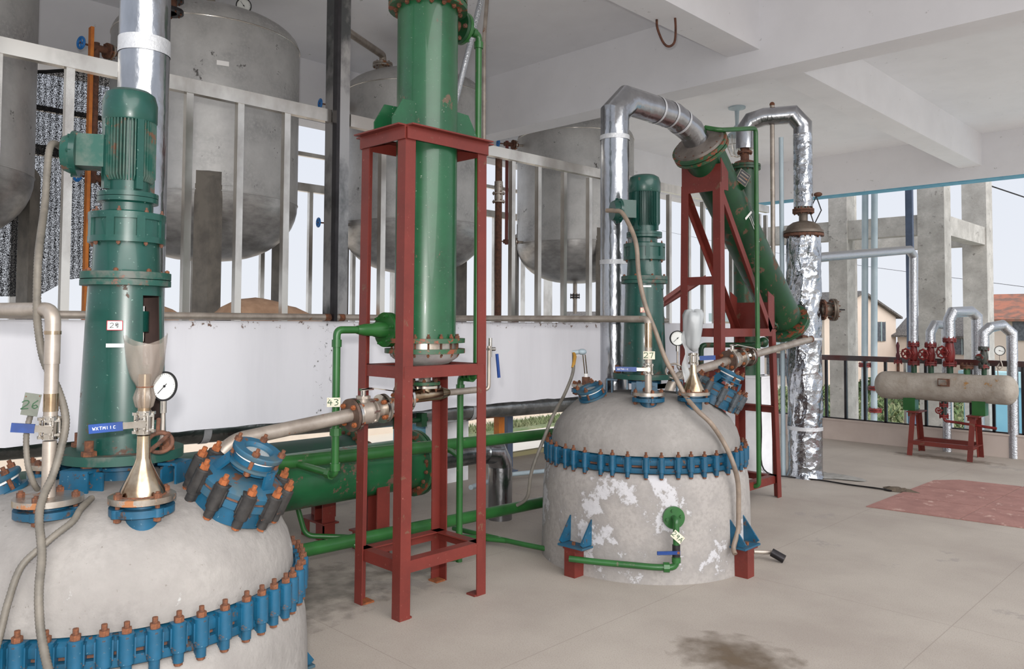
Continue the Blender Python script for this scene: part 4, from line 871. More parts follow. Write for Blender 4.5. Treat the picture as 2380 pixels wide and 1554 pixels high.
b = MB(); b.cyl((-3.62, 2.83, 1.17), (-3.63, 3.09, 1.175), .04, ssr, seg=24); b.cyl((-3.63, 2.976, 1.17), (-3.63, 2.976, 1.225), .04, ssr); b.lathe([(.041, 0), (.022, .07)], ssr, (-3.63, 3.09, 1.175), (0, 1, 0), 20); b.build('tee', t)
b = MB(); b.cyl((-3.63, 3.15, 1.175), (-3.63, 3.42, 1.178), .02, pipeg); b.tube(bend([(-3.63, 3.4, 1.178), (-3.6, 3.47, 1.178), (-3.6, 3.47, 1.45)], .03), .012, pipeg); b.build('branch_pipe', t)
t = thing('small_ball_valve', (-3.62, 3.5, 1.42), 'small ball valve with hanging blue lever at the right of the red tower frame', 'valve'); b = MB(); b.cyl((-3.6, 3.48, 1.38), (-3.6, 3.48, 1.5), .012, chrome); b.cyl((-3.6, 3.46, 1.43), (-3.6, 3.52, 1.43), .012, chrome); b.build('body', t); b = MB(); b.bar((-3.58, 3.52, 1.40), (-3.57, 3.53, 1.25), .02, .008, handleb); b.build('lever', t)
# R2 return line
tv = big_valve(6.0, -3.36, 1.285, .09, 'flanged steel ball valve on the sloping pipe in front of the red gantry')
b = MB(); b.lathe([(.05, 0), (.036, .03), (.036, .07), (.05, .10)], chrome, (-3.36, 6.232, 1.306), (0, 1, .09), 24); flange(b, (-3.36, 6.33, 1.315), (0, 1, .09), .084, .016, chrome, 4, rb=.063, br=.013, bm=rust); flange(b, (-3.36, 6.352, 1.317), (0, 1, .09), .088, .016, MATS['flange_rusted_plate'], 4, rb=.063, br=.013, bm=rust, both=False); b.build('end_flange', tv)
t = thing('return_pipe', (-3.36, 5.6, 1.1), 'dull steel pipe rising from the mid-view reactor to the gantry valve', 'pipe')
b = MB(); b.tube(bend([(-3.36, 6.0, 1.285), (-3.37, 5.28, 1.195), (-3.38, 5.16, 1.12), (-3.38, 5.15, .9)], .09), .036, pipeg, seg=24); b.build('pipe', t)
t = thing('return_pipe', (-3.36, 7.0, 1.38), 'dull steel pipe rising from the gantry valve towards the foil column, open ended', 'pipe')
b = MB(); b.cyl((-3.36, 6.365, 1.318), (-3.36, 7.62, 1.45), .032, pipeg, seg=24); b.cyl((-3.36, 7.6, 1.448), (-3.36, 7.63, 1.451), .034, rustd); b.build('pipe', t)
b = MB(); b.bar((-3.36, 7.5, 1.46), (-3.66, 7.99, 1.47), .05, .05, rustd); b.build('bracket', t)
# ------------------------------------------------------------------ gantry with inclined condenser
t = thing('red_gantry', (-3.61, 6.5, 0), 'red angle-iron gantry holding the inclined green condenser', 'steel frame')
gx0, gx1, gy0, gy1 = -3.80, -3.42, 6.0, 7.0
def leg(x, y, xt, yt, z1, dx, dy, nm='leg'):
    b = MB(); b.angle((x, y, 0), (xt, yt, z1), (dx, 0, 0), (0, dy, 0), .07, .008, red); b.build(nm, t)
leg(gx0-.02, gy0-.02, gx0, gy0, 2.80, 1, 1); leg(gx1+.02, gy0-.02, gx1, gy0, 2.80, -1, 1); leg(gx0-.02, gy1+.04, gx0, gy1, 1.55, 1, -1); leg(gx1+.03, gy1+.04, gx1, gy1, 1.55, -1, -1)
def cross(p0, p1, n_, w=.07, nm='crossbar'):
    b = MB(); b.angle(p0, p1, n_, (0, 0, -1), w, .008, red); b.build(nm, t)
for z, (ya, yb) in ((1.555, (gy0, gy1)), (.20, (gy0-.01, gy1+.03))):
    for x, n_ in ((gx0, (1,0,0)), (gx1, (-1,0,0))): cross((x, ya, z), (x, yb, z), n_)
    cross((gx0, yb, z), (gx1, yb, z), (0,-1,0))
    if z > 1: cross((gx0, ya, z), (gx1, ya, z), (0,1,0))
cross((gx0, gy1+.02, .84), (gx1, gy1+.02, .84), (0, -1, 0)); cross((gx0, gy0, 2.80), (gx1, gy0, 2.80), (0, 1, 0)); cross((gx0, gy0, 2.0), (gx1, gy0, 2.0), (0, 1, 0)); cross((gx0, gy0, 1.2), (gx1, gy0, 1.2), (0, 1, 0))
for x, n_ in ((gx0, 1), (gx1, -1)):
    b = MB(); b.angle((x, gy0+.04, 2.76), (x, gy1-.06, 1.56), (n_, 0, 0), (0, -.7, -.7), .06, .008, red); b.build('diagonal_brace', t)
b = MB(); b.angle((gx0, gy0, 1.9), (gx0-.5, gy0-.35, 1.45), (0, 0, 1), (0, 1, 0), .04, .006, red); b.angle((gx0, gy0+.4, 2.0), (gx0-.6, gy0-.1, 1.5), (0, 0, 1), (0, 1, 0), .04, .006, red); b.build('rear_brace', t)
ca, cb = V((-3.61, 5.985, 3.135)), V((-3.61, 7.575, 1.63)); cd = (cb-ca).normalized(); up = V((0, cd.z*-1, cd.y))
# saddle plates
for (yy, z0, z1, nm) in ((6.02, 2.74, 2.96, 0), (6.98, 1.555, 1.80, 1)):
    b = MB(); y_ = yy
    b.bar((gx0, y_, (z0+z1)/2), (gx1, y_, (z0+z1)/2), z1-z0, .01, red, up=(0, 1, 0))
    for x in (gx0, gx1): b.add([V((x, y_, z0)), V((x, y_, z1+.05)), V((x, y_+.12*(-1 if nm else 1), z1+(.10 if nm else -.06))), V((x, y_+.12*(-1 if nm else 1), z0)), V((x-.008, y_, z0)), V((x-.008, y_, z1+.05)), V((x-.008, y_+.12*(-1 if nm else 1), z1+(.1 if nm else -.06))), V((x-.008, y_+.12*(-1 if nm else 1), z0))], [(0,1,2,3), (7,6,5,4), (0,4,5,1), (1,5,6,2), (2,6,7,3), (3,7,4,0)], red)
    b.build('saddle', t)
t = thing('inclined_condenser', tuple(ca), 'sloping dark green condenser with bolted round ends on the red gantry', 'condenser')
b = MB(); b.cyl(ca+cd*.05, cb-cd*.03, .178, greend, seg=56); b.build('shell', t, ang=60)
b = MB(); flange(b, ca+cd*.06, -cd, .245, .028, greenf, 16, br=.012); flange(b, ca+cd*.022, -cd, .245, .03, greenf, 16, br=.013); b.build('top_flange', t)
b = MB(); b.lathe([(.225, 0), (.215, .02), (.13, .05), (.05, .06), (0, .06)], mat('brown_grey_cover', (118, 110, 104), (94, 86, 80), .5, .3, scale=9), ca-cd*.008, -cd, 48); b.cyl(ca, ca-cd*.13, .045, ssr); tag(b.build('top_cover', t), label='grey steel end cover')
b = MB(); flange(b, cb, cd, .235, .028, greenf, 16, br=.012); flange(b, cb+cd*.036, cd, .235, .028, greenf, 16, br=.012); b.lathe([(.2, .07), (.18, .1), (.1, .13), (0, .135)], pipeg, cb, cd, 40); b.build('bottom_flange', t)
sd = cd.cross(V((-1, 0, 0))).normalized(); 
if sd.z < 0: sd = -sd
b = MB(); p = ca+cd*.50+V((.14, 0, 0))+sd*.10; nn = V((.86, -.35, .35)).normalized(); ux = (cd-nn*cd.dot(nn)).normalized(); uy = nn.cross(ux)
b.bar(p-nn*.05, p+nn*.06, .12, .16, greend, up=uy); o = b.build('name_plate', t)
b = MB(); b.bar(p+nn*.06, p+nn*.064, .112, .152, plate, up=uy); b.bar(p+nn*.064, p+nn*.066, .10, .14, mat('plate_black', (58, 60, 64), None, .4), up=uy)
for k in range(3): b.bar(p+nn*.067+uy*(.04-.04*k)-ux*.04, p+nn*.067+uy*(.04-.04*k)+ux*.04, .016, .001, plate, up=nn)
b.build('plate_face', o)
b = MB(); nn = (V((.97, 0, 0))-sd*.25).normalized(); p = ca+cd*.78+nn*.176; uy = nn.cross(cd); b.bar(p+nn*.006-uy*.05, p+nn*.006+uy*.05, .022, .003, labelm, up=nn); tag(b.build('paper_label', t), label='white strip label')
b = MB(); q = p+nn*.008; b.bar(q+cd*.02, q+cd*.3-uy*.02, .005, .002, labelm, up=nn); b.bar(q+cd*.02+uy*.02, q+cd*.22+uy*.0, .005, .002, labelm, up=nn); tag(b.build('paint_marks', t), label='white paint scratches')
b = MB(); pn = cb-cd*.16+V((.0, 0, 0))-sd*.17; b.cyl(pn+sd*.05, pn-sd*.1, .03, greend); flange(b, pn-sd*.05, -sd, .07, .02, greend, 6); b.build('side_nozzle', t)
t = thing('gantry_green_pipe', (-3.38, 6.56, .15), 'thin bright green pipe dropping in front of the red gantry', 'pipe')
b = MB(); b.tube(bend([(-3.55, 5.98, 3.28), (-3.42, 6.0, 3.24), (-3.38, 6.56, 3.35), (-3.38, 6.58, .16), (-3.75, 6.56, .15), (-4.0, 6.5, .14)], .05), .0205, greenp); b.cyl((-3.38, 6.57, 1.34), (-3.38, 6.57, 1.42), .026, greenp); b.cyl((-3.38, 6.57, 1.37), (-3.38, 6.57, 1.38), .034, chrome); b.build('pipe', t)
t = thing('rear_green_pipe', (-3.8, 7.2, .9), 'green pipe with a small black-lever valve behind the gantry', 'pipe')
b = MB(); b.tube(bend([(-3.62, 7.2, 1.42), (-3.62, 6.95, 1.40), (-3.70, 6.75, 1.40), (-3.86, 6.42, 1.40), (-3.86, 6.42, .3)], .05), .024, greend); b.sphere((-3.62, 7.15, 1.42), .05, greend); b.cyl((-3.86, 6.42, 1.0), (-3.86, 6.42, 1.06), .03, chrome); b.cyl((-3.86, 6.42, .94), (-3.86, 6.42, .99), .03, blackp); b.build('pipe', t)
b = MB(); b.bar((-3.86, 6.42, 1.0), (-3.68, 6.62, 1.02), .02, .01, blackp); b.build('lever', t)
# ------------------------------------------------------------------ foil column
c = (-3.667, 8.162)
t = thing('foil_wrapped_column', (*c, 0), 'thick crumpled-foil-wrapped column with a dark bolted head standing right of the gantry', 'insulated column')
b = MB(); n = 60; seg = 64; vs = []
for i in range(n+1):
    z = 2.53*i/n
    for j in range(seg):
        a = 2*PI*j/seg; r = .172
        if z > .52: r += .006*math.sin(a*5+z*7)+.005*math.sin(a*9-z*13+1)+random.uniform(-.0035, .0035)
        if z < .06: r += .02*(1-z/.06)
        vs.append((c[0]+math.cos(a)*r, c[1]+math.sin(a)*r, z))
b.add(vs, [(i*seg+j, i*seg+(j+1) % seg, (i+1)*seg+(j+1) % seg, (i+1)*seg+j) for i in range(n) for j in range(seg)], foilc); b.build('foil_wrap', t, ang=60)
b = MB(); b.lathe([(.178, .49), (.178, .53)], tape, (*c, 0), seg=48); b.lathe([(.182, 1.43), (.182, 1.455)], tape, (*c, 0), seg=48); b.build('tape_band', t)
b = MB(); flange(b, (*c, 2.525), (0, 0, 1), .205, .028, rustd, 20, br=.011, bm=rustd, both=True); flange(b, (*c, 2.56), (0, 0, 1), .205, .028, mat('brown_grey_steel', (118, 108, 98), (92, 80, 70), .5, .4, scale=9), 20, br=.012, bm=rustd); b.lathe([(.185, 2.588), (.16, 2.64), (.11, 2.675), (.05, 2.69)], MATS['brown_grey_steel'], (*c, 0), seg=40)
b.cyl((*c, 2.68), (*c, 2.78), .045, MATS['brown_grey_steel']); flange(b, (*c, 2.775), (0, 0, 1), .11, .02, rustd, 8, br=.01, bm=rustd); flange(b, (*c, 2.8), (0, 0, 1), .11, .02, rustd, 8, br=.01, bm=rustd); b.build('bolted_head', t)
d = V((.74, .67, 0)).normalized(); q = V((*c, 1.75))
b = MB(); b.cyl(q+d*.15, q+d*.30, .065, MATS['brown_grey_steel']); flange(b, q+d*.19, d, .11, .018, rustd, 10, br=.009, bm=rustd); flange(b, q+d*.28, d, .118, .02, MATS['brown_grey_steel'], 10, br=.01, bm=rustd); flange(b, q+d*.305, d, .118, .02, MATS['brown_grey_steel'], 10, br=.01, bm=rustd); b.lathe([(.09, .325), (.07, .34), (0, .345)], pipeg, q, d, 30); s_ = V((-d.y, d.x, 0)); b.tube([q+d*.34-s_*.05, q+d*.40-s_*.05, q+d*.40+s_*.05, q+d*.34+s_*.05], .007, darks, seg=8); b.build('side_manhole', t)
b = MB(); b.tube([(c[0]+.1, c[1]+.05, 2.66), (c[0]+.16, c[1]+.08, 2.80), (c[0]+.12, c[1]+.05, 2.95)], .006, darks); b.tube([(c[0]+.10, c[1]+.03, 2.66), (c[0]+.06, c[1]+.02, 2.8), (c[0]+.12, c[1]+.05, 2.95)], .006, darks)
b.sphere((c[0]+.13, c[1]+.07, 2.97), .035, rustd, sc=(1.3, 1, .7)); b.build('thermowell', t)
t = thing('foil_overhead_pipe', (-3.8, 8.1, 3.2), 'foil-wrapped pipe rising from the dark column head and turning left under the ceiling', 'insulated pipe')
b = MB(); b.cyl((*c, 2.84), (*c, 3.62), .097, foilc, seg=40); b.build('pipe', t, ang=60)
b = MB(); b.tube([(*c, 3.6), (c[0], c[1], 3.72), (-3.74, 8.08, 3.83), (-4.0, 7.96, 3.83), (-4.13, 7.92, 3.80), (-4.2, 7.9, 3.70), (-4.2, 7.9, 3.50)], .095, foil, seg=36); b.build('elbow', t, ang=28)
t = thing('rear_condenser', (-4.2, 7.9, 0), 'second dark green vertical condenser half hidden behind the inclined one', 'condenser')
b = MB(); b.cyl((-4.2, 7.9, 0), (-4.2, 7.9, 3.27), .125, greend, seg=40); b.build('shell', t, ang=60)
b = MB(); flange(b, (-4.2, 7.9, 3.27), (0, 0, 1), .165, .025, greend, 12, bm=rustd); flange(b, (-4.2, 7.9, 3.3), (0, 0, 1), .165, .025, greend, 12, bm=rustd); b.lathe([(.14, 3.325), (.1, 3.36), (.04, 3.38)], rustd, (-4.2, 7.9, 0), seg=30); b.cyl((-4.2, 7.9, 3.37), (-4.2, 7.9, 3.5), .045, rustd); flange(b, (-4.2, 7.9, 3.45), (0, 0, 1), .08, .02, rustd, 6); b.build('top_head', t)
t = thing('ceiling_lamp', (-7.0, 12.9, 4.9), 'caged glass explosion-proof lamp hanging from the ceiling beyond the condenser', 'lamp')
lc = V((-6.98, 12.85, 0)); b = MB(); b.cyl(lc+V((0,0,5.44)), lc+V((0,0,5.47)), .15, bluepipe, seg=30); b.lathe([(.12, 5.44), (.04, 5.40), (.03, 5.15), (.07, 5.1), (.11, 5.02), (.16, 4.98), (.16, 4.94)], bluepipe, lc, seg=30); b.build('housing', t)
b = MB(); b.lathe([(.15, 4.94), (.15, 4.78), (.12, 4.66), (.05, 4.6), (0, 4.59)], glassm, lc, seg=30); b.build('glass_globe', t)
b = MB()
for k in range(8):
    a = k*PI/4; e = V((math.cos(a), math.sin(a), 0)); b.tube([lc+e*.18+V((0,0,4.95)), lc+e*.18+V((0,0,4.76)), lc+e*.12+V((0,0,4.6)), lc+V((0,0,4.56))], .008, chrome, seg=6)
b.torus(lc+V((0,0,4.78)), (0,0,1), .18, .008, chrome, 24, 6); b.build('wire_guard', t)
for (x, y, z1, l, m, r) in ((-3.93, 8.0, 3.96, 'slim grey pole left of the foil column, capped with rust', pipeg, .024), (-3.86, 8.06, 3.6, 'slim pale pole standing close beside the rust-capped pole', bluepipe, .024)):
    t = thing('slim_pole', (x, y, 0), l, 'pole', 'slim poles by the foil column'); b = MB(); b.cyl((x, y, 0), (x, y, z1), r, m); b.build('pole', t)
    if m is pipeg: b = MB(); b.sphere((x, y, z1), r*1.15, rust); b.build('cap', t)
t = thing('white_box', (-4.25, 7.85, 0), 'plain white waist-high box standing behind the gantry foot', 'box')
MB().box((-4.55, 7.69, 0), (-3.92, 7.93, 1.03), white2).build('body', t); MB().box((-4.56, 7.68, 1.03), (-3.91, 7.94, 1.05), white2).build('lid', t)
t = thing('floor_cable', (-3.2, 8.05, .01), 'thin dark cable trailing from the gantry across the floor to a muddy hole', 'cable')
b = MB(); b.tube([(-3.55, 6.95, 1.1), (-3.62, 7.1, .6), (-3.9, 7.7, .1), (-3.72, 7.96, .012), (-3.45, 8.02, .012), (-3.17, 8.0, .012), (-2.88, 8.02, .012), (-2.75, 8.0, .012)], .008, darks, smooth=6, seg=8); b.build('cable', t)
for c_, r, l, k in (((-2.72, 8.1, 0), .11, 'muddy hole with rubble at the end of the cable', 'mud_patch'), ((-3.58, 8.32, 0), .26, 'grey mortar spill at the foot of the foil column', 'mortar_spill')):
    b = MB(); vs = [(c_[0], c_[1], .03)]; n = 26
    for rr, zz in ((.6, .025), (1, .002)):
        for i in range(n): a = 2*PI*i/n; q = r*rr*(1+.25*math.sin(3*a+1)+random.uniform(-.1, .1)); vs.append((c_[0]+math.cos(a)*q*1.4, c_[1]+math.sin(a)*q*.7, zz+random.uniform(0, .008)))
    b.add(vs, [(0, 1+i, 1+(i+1) % n) for i in range(n)]+[(1+i, 1+n+i, 1+n+(i+1) % n, 1+(i+1) % n) for i in range(n)], mudm if k == 'mud_patch' else mat('grey_mortar', (150, 148, 144), (128, 126, 122), .9, scale=14))
    tag(b.build(k, origin=c_), l, 'mud' if k == 'mud_patch' else 'mortar', kind='stuff')
# ------------------------------------------------------------------ green headers and heat exchangers
def header(x, y0, z0, y1, z1, r, label, stubs):
    t = thing('green_header_pipe', (x, (y0+y1)/2, (z0+z1)/2), label, 'pipe', 'long green header pipes'); b = MB(); b.cyl((x, y0, z0), (x, y1, z1), r, greenp, seg=28); b.build('pipe', t)
    for pts in stubs: b = MB(); b.tube(bend(pts, .05), .017, greenp); b.build('branch', t)
header(-4.12, -.5, .86, 6.2, .70, .040, 'upper long green header pipe passing in front of the green heat exchanger', [[(-4.12, 3.50, .75), (-4.0, 3.50, .75), (-3.82, 3.42, .74)]])
header(-4.12, -.5, .335, 5.6, .20, .040, 'lower long green header pipe running close above the floor', [[(-4.12, 2.80, .27), (-4.02, 2.88, .16), (-3.90, 3.2, .10), (-3.81, 3.40, .10)]])
for pts, l in (([(-4.5, 3.98, .06), (-3.9, 4.06, .05), (-3.42, 4.14, .05), (-3.2, 4.0, .05)], 'thin green pipe on the floor leading right to the mid-view reactor'), ([(-5.0, 2.95, .34), (-4.95, 3.0, .1), (-4.7, 3.4, .06), (-4.3, 3.9, .05), (-4.0, 4.05, .05)], 'thin green pipe on the floor under the heat exchanger')):
    t = thing('floor_green_pipe', pts[1], l, 'pipe', 'thin green pipes on the floor'); b = MB(); b.tube(bend(pts, .06), .018, greenp); b.build('pipe', t)
def exchanger(x, y0, y1, z, label, dirty, saddles):
    t = thing('heat_exchanger', (x, (y0+y1)/2, z), label, 'heat exchanger', 'horizontal green heat exchangers')
    b = MB(); b.cyl((x, y0, z), (x, y1, z), .18, dirty, seg=56); b.build('shell', t, ang=60)
    b = MB(); flange(b, (x, y1, z), (0, 1, 0), .238, .028, greenf, 16, br=.014); flange(b, (x, y1+.036, z), (0, 1, 0), .238, .028, greend, 16, br=.012); b.lathe([(.2, .065), (.18, .1), (.1, .14), (.06, .15)], greend, (x, y1, z), (0, 1, 0), 40); b.cyl((x, y1+.14, z), (x, y1+.2, z), .07, greend); flange(b, (x, y1+.18, z), (0, 1, 0), .11, .02, rustd, 8); b.build('end_flange', t)
    for y in saddles:
        b = MB(); b.box((x-.16, y-.005, .13), (x+.14, y+.005, z-.11), red); b.box((x+.02, y-.09, .13), (x+.03, y+.09, z-.16), red); b.box((x+.14, y-.10, .13), (x+.15, y+.005, z-.09), red); b.box((x-.17, y-.11, .12), (x+.18, y+.02, .132), red)
        b.box((x-.14, y-.1, 0), (x-.04, y-.09, .12), red); b.box((x+.06, y-.1, 0), (x+.16, y-.09, .12), red); b.box((x+.15, y-.1, 0), (x+.16, y+.0, .12), red); b.build('saddle', t)
    return t
greeny = mat('green_shell_dusty', (28, 92, 54), (24, 78, 46), .38, scale=3, rust=.16, rustc=(104, 78, 66), rscale=7, coat=.2)
exchanger(-4.62, 1.6, 3.66, .565, 'horizontal green heat exchanger lying behind the two green header pipes', greeny, (1.9, 3.36))
exchanger(-5.2, 1.2, 3.5, .55, 'second green heat exchanger lying farther back below the white wall', mat('green_shell_dark', (26, 62, 48), (40, 58, 54), .5, scale=4), (2.3, 3.3))
t = thing('foil_elbow_pipe', (-4.63, 4.5, .3), 'foil-wrapped elbow leading from the heat exchanger down to the floor', 'insulated pipe')
b = MB(); b.cyl((-4.62, 3.88, .565), (-4.62, 4.42, .565), .085, foild, seg=36); b.build('pipe', t, ang=60)
b = MB(); b.tube([(-4.62, 4.40, .565), (-4.62, 4.53, .55), (-4.63, 4.60, .45), (-4.63, 4.60, .40)], .095, foil, seg=36); b.build('elbow', t, ang=28)
b = MB(); b.cyl((-4.63, 4.60, 0), (-4.63, 4.60, .42), .098, foil, seg=40); b.build('down_pipe', t, ang=60)
t = thing('wall_foil_pipe', (-5.8, 4, .78), 'long dark shiny wrapped pipe running just below the white wall', 'insulated pipe')
b = MB(); b.tube([(-5.78, -1.5, .88), (-5.78, 3.0, .79), (-5.78, 7.2, .705), (-5.78, 9.5, .66)], .105, foild, seg=36); b.build('pipe', t, ang=60)
b = MB()
for y in (2.62, 5.3, 6.9): b.lathe([(.108, -.03), (.108, .03)], tape, (-5.78, y, .85-.0205*y), (0, 1, -.019), 30)
b.build('tape_band', t)
t = thing('wall_green_pipe', (-5.5, 4.0, .8), 'thin green pipe hanging under the wall behind the heat exchanger', 'pipe'); b = MB(); b.cyl((-5.6, 3.72, 1.0), (-5.6, 3.72, .3), .022, greend); b.build('pipe', t); b = MB(); b.cyl((-5.6, 4.28, .72), (-5.6, 4.62, .72), .022, greend); b.box((-5.64, 4.27, .66), (-5.56, 4.33, .78), greend); b.box((-5.64, 4.53, .66), (-5.56, 4.59, .78), greend); b.build('fitting', t)
# yellow pipe at the far left
t = thing('yellow_pipe', (-4.2, .7, .7), 'yellow painted pipe behind the left reactor, at the left edge', 'pipe'); b = MB(); b.tube(bend([(-4.3, .1, .68), (-4.25, .75, .78), (-4.1, 1.0, .60)], .12), .06, yellow, seg=24); b.build('pipe', t)
t = thing('foil_stub', (-3.8, 1.9, .8), 'small foil-wrapped stub behind the base of the left drive', 'insulated pipe'); b = MB(); b.cyl((-3.62, 1.44, .93), (-3.62, 1.44, 1.09), .05, foilt); b.build('stub', t)
# ------------------------------------------------------------------ reactor fittings
def bvalve(p, d, label, lever_dir, lever_len=.12, handle=handleb, s=1.0, text='WXTMIIC'):
    p, d, ld = V(p), V(d).normalized(), V(lever_dir).normalized(); t = thing('ball_valve', p, label, 'valve', 'three-piece ball valves with blue levers')
    sd_ = ld.cross(d); b = MB(); b.cyl(p-d*.04*s, p+d*.04*s, .024*s, chrome, seg=16); b.cyl(p-d*.028*s, p-d*.02*s, .034*s, chrome, seg=4, a0=.7); b.cyl(p+d*.02*s, p+d*.028*s, .034*s, chrome, seg=4, a0=.7)
    xx, yy, _ = frame(d)
    for k in range(4): a = k*PI/2; q = p+(xx*math.cos(a)+yy*math.sin(a))*.03*s; b.cyl(q-d*.036*s, q+d*.036*s, .0045*s, chrome, seg=8); b.cyl(q+d*.026*s, q+d*.036*s, .009*s, chrome, seg=6); b.cyl(q-d*.036*s, q-d*.026*s, .009*s, chrome, seg=6)
    b.build('body', t)
    st = p+V(lever_n(ld, d))*.05*s; b = MB(); b.cyl(p, st, .01*s, chrome, seg=10); b.cyl(st-V(lever_n(ld, d))*.008, st, .016*s, chrome, seg=6); b.build('stem', t)
    q0 = st+ld*.02; q1 = st+ld*(lever_len*.35); q2 = st+ld*lever_len; b = MB(); nn = V(lever_n(ld, d)); b.bar(st-ld*.015, q1, .022*s, .004, chrome, up=nn); b.bar(q1, q2, .030*s, .008, handle, up=nn); 
    o = b.build('lever', t)
    if text:
        nc = nn if nn.dot(V((0, 0, 1.6))-q1) > 0 else -nn; uy = nn.cross(ld).normalized(); uy = uy if uy.z > 0 else -uy; ux = uy.cross(nc).normalized(); o1 = q1+ld*.012 if ux.dot(ld) > 0 else q2-ld*.012
        b = MB(); write(b, text, o1-uy*.005+nc*.005, ux, uy, .010, labelm, w=.0014)
        tag(b.build('lever_marking', o), label='white lettering on the lever')
    return t
def lever_n(ld, d): return tuple(d.cross(ld).normalized())
def P1(x, y, z): return V((-3.27+x, 1.165+y, z-.145))
def P2(x, y, z): return V((-3.27+x, 4.68+y, z))
# feed pipes through nozzle A
def feed(PF, ztop, y_end, label, wall_y):
    t = thing('feed_pipe', PF(.261, -.328, 1.15), label, 'pipe', 'steel feed pipes rising from the reactor nozzles'); a = PF(.261, -.328, 1.148); zz = ztop
    return t, a
t, a = feed(P1, 1.63, 0, 'steel feed pipe rising from the left reactor and bending to the left edge', 0)
b = MB(); b.cyl(a, (a.x, a.y, 1.19), .022, pipeg, seg=24); b.cyl((a.x, a.y, 1.27), (a.x, a.y, 1.46), .022, pipeg, seg=24); b.tube(bend([(a.x, a.y, 1.45), (a.x, a.y, 1.635), (a.x-.5, a.y-.16, 1.635), (-5.35, a.y-.75, 1.63)], .05), .0245, pipeg, seg=20)
b.build('pipe', t); b = MB(); b.cyl((a.x, a.y, 1.55), (a.x, a.y, 1.562), .0265, ssr); tag(b.build('weld_band', t), label='heat-tinted weld band'); b = MB(); b.cyl((a.x, a.y, 1.29), (a.x, a.y, 1.35), .0235, ssr); tag(b.build('weld_band', t), label='heat-tinted weld bands')
bvalve((a.x, a.y, 1.235), (0, 0, 1), 'ball valve with short blue lever on the left reactor feed pipe', (-.42, -.9, .10), .105, text=None)
card('number_tag', (a.x-.015, a.y-.055, 1.315), (.42, .9, 0), (.1, .15, 1), .05, .075, tagg, '26', inkg, .028, 'grey dirty tag reading 26 wired to the left reactor feed pipe')
t, a = feed(P2, 1.63, 0, 'steel feed pipe rising from the mid-view reactor and turning left to the white wall', 0)
b = MB(); b.cyl(a, (a.x, a.y, 1.26), .0235, pipeg, seg=24); b.cyl((a.x, a.y, 1.34), (a.x, a.y, 1.55), .0235, pipeg, seg=24)
b.tube(bend([(a.x, a.y, 1.5), (a.x, a.y, 1.625), (-4.6, a.y+.0, 1.63), (-5.40, a.y-.0, 1.635)], .04), .023, pipeg, seg=20); b.build('pipe', t); b = MB(); b.cyl((a.x, a.y, 1.44), (a.x, a.y, 1.6), .0245, ssr); tag(b.build('weld_band', t), label='heat-tinted weld bands')
bvalve((a.x, a.y, 1.298), (0, 0, 1), 'ball valve with long blue lever on the mid-view reactor feed pipe', (-.84, -.54, 0), .21, text='WXTMIIC')
card('number_tag', (a.x+.03, a.y-.035, 1.39), (.78, .62, 0), (0, 0, 1), .075, .052, tagm, '27', inkg, .034, 'cream tag reading 27 on the mid-view reactor feed pipe')
t = thing('wall_top_pipe', (-5.4, 4, 1.63), 'long dull steel pipe lying along the top of the white wall', 'pipe'); b = MB(); b.cyl((-5.46, -1.4, 1.63), (-5.46, 8.3, 1.632), .026, pipeg, seg=20)
for y in (3.45, 3.58, 5.6, 1.9): b.cyl((-5.46, y, 1.63), (-5.46, y+.05, 1.63), .029, rust)
b.build('pipe', t)
# charging funnels
def funnel(PF, label):
    a = PF(.455, -.093, 1.15); t = thing('charging_cone', a, label, 'funnel pipe', 'heat-tinted charging cones on the reactors')
    b = MB(); b.lathe([(.073, 0), (.070, .02), (.052, .055), (.028, .105), (.022, .125), (.021, .2)], ssr, a, seg=36); b.torus(a, (0,0,1), .072, .005, rust, 36, 6); b.build('cone', t, ang=50)
    return a
a = funnel(P1, 'heat-tinted steel cone and pipe on the left reactor, below the plastic bag')
bvalve(a+V((0,0,.245)), (0, 0, 1), 'ball valve with lettered blue lever below the clear plastic bag', (-.52, -.86, -.08), .16)
t = thing('plastic_bag', a+V((0,0,.33)), 'clear crumpled plastic bag tied over the left charging pipe', 'plastic bag'); b = MB(); n = 22; seg = 44; vs = []
prof = [(.022, .295), (.027, .30), (.034, .33), (.030, .345), (.026, .365), (.032, .376), (.044, .395), (.052, .418), (.058, .45), (.063, .48), (.066, .50), (.068, .515)]
for r, z in prof:
    for j in range(seg):
        q = 2*PI*j/seg; w = 1+.05*math.sin(5*q+z*20)+.03*math.sin(11*q-z*40)
        if z < .36: w = 1+.12*math.sin(9*q)
        zz = z+((z-.47)/.045*(.008*math.sin(2*q+.6)+.035*max(0, math.cos(q-1.2))**4+.025*max(0, math.cos(q+2.0))**4) if z > .47 else 0); vs.append((a.x+math.cos(q)*r*w, a.y+math.sin(q)*r*w, a.z+zz))
b.add(vs, [(i*seg+j, i*seg+(j+1) % seg, (i+1)*seg+(j+1) % seg, (i+1)*seg+j) for i in range(len(prof)-1) for j in range(seg)], bagm); b.build('bag', t, ang=70)
b = MB(); b.cyl(a+V((0,0,.28)), a+V((0,0,.41)), .021, ssr); b.build('inner_pipe', t)
b = MB(); b.torus(a+V((0,0,.367)), (0,0,1), .026, .0025, rust, 24, 6); b.build('tie_wire', t)
a = funnel(P2, 'heat-tinted steel cone and pipe on the mid-view reactor, below the white bag')
bvalve(a+V((0,0,.215)), (0, 0, 1), 'ball valve with blue lever pointing right below the white plastic bag', (.62, .78, .04), .17, text=None)
t = thing('plastic_bag', a+V((0,0,.25)), 'milky white plastic bag drooping over the mid-view charging pipe', 'plastic bag'); b = MB(); vs = []; seg = 40
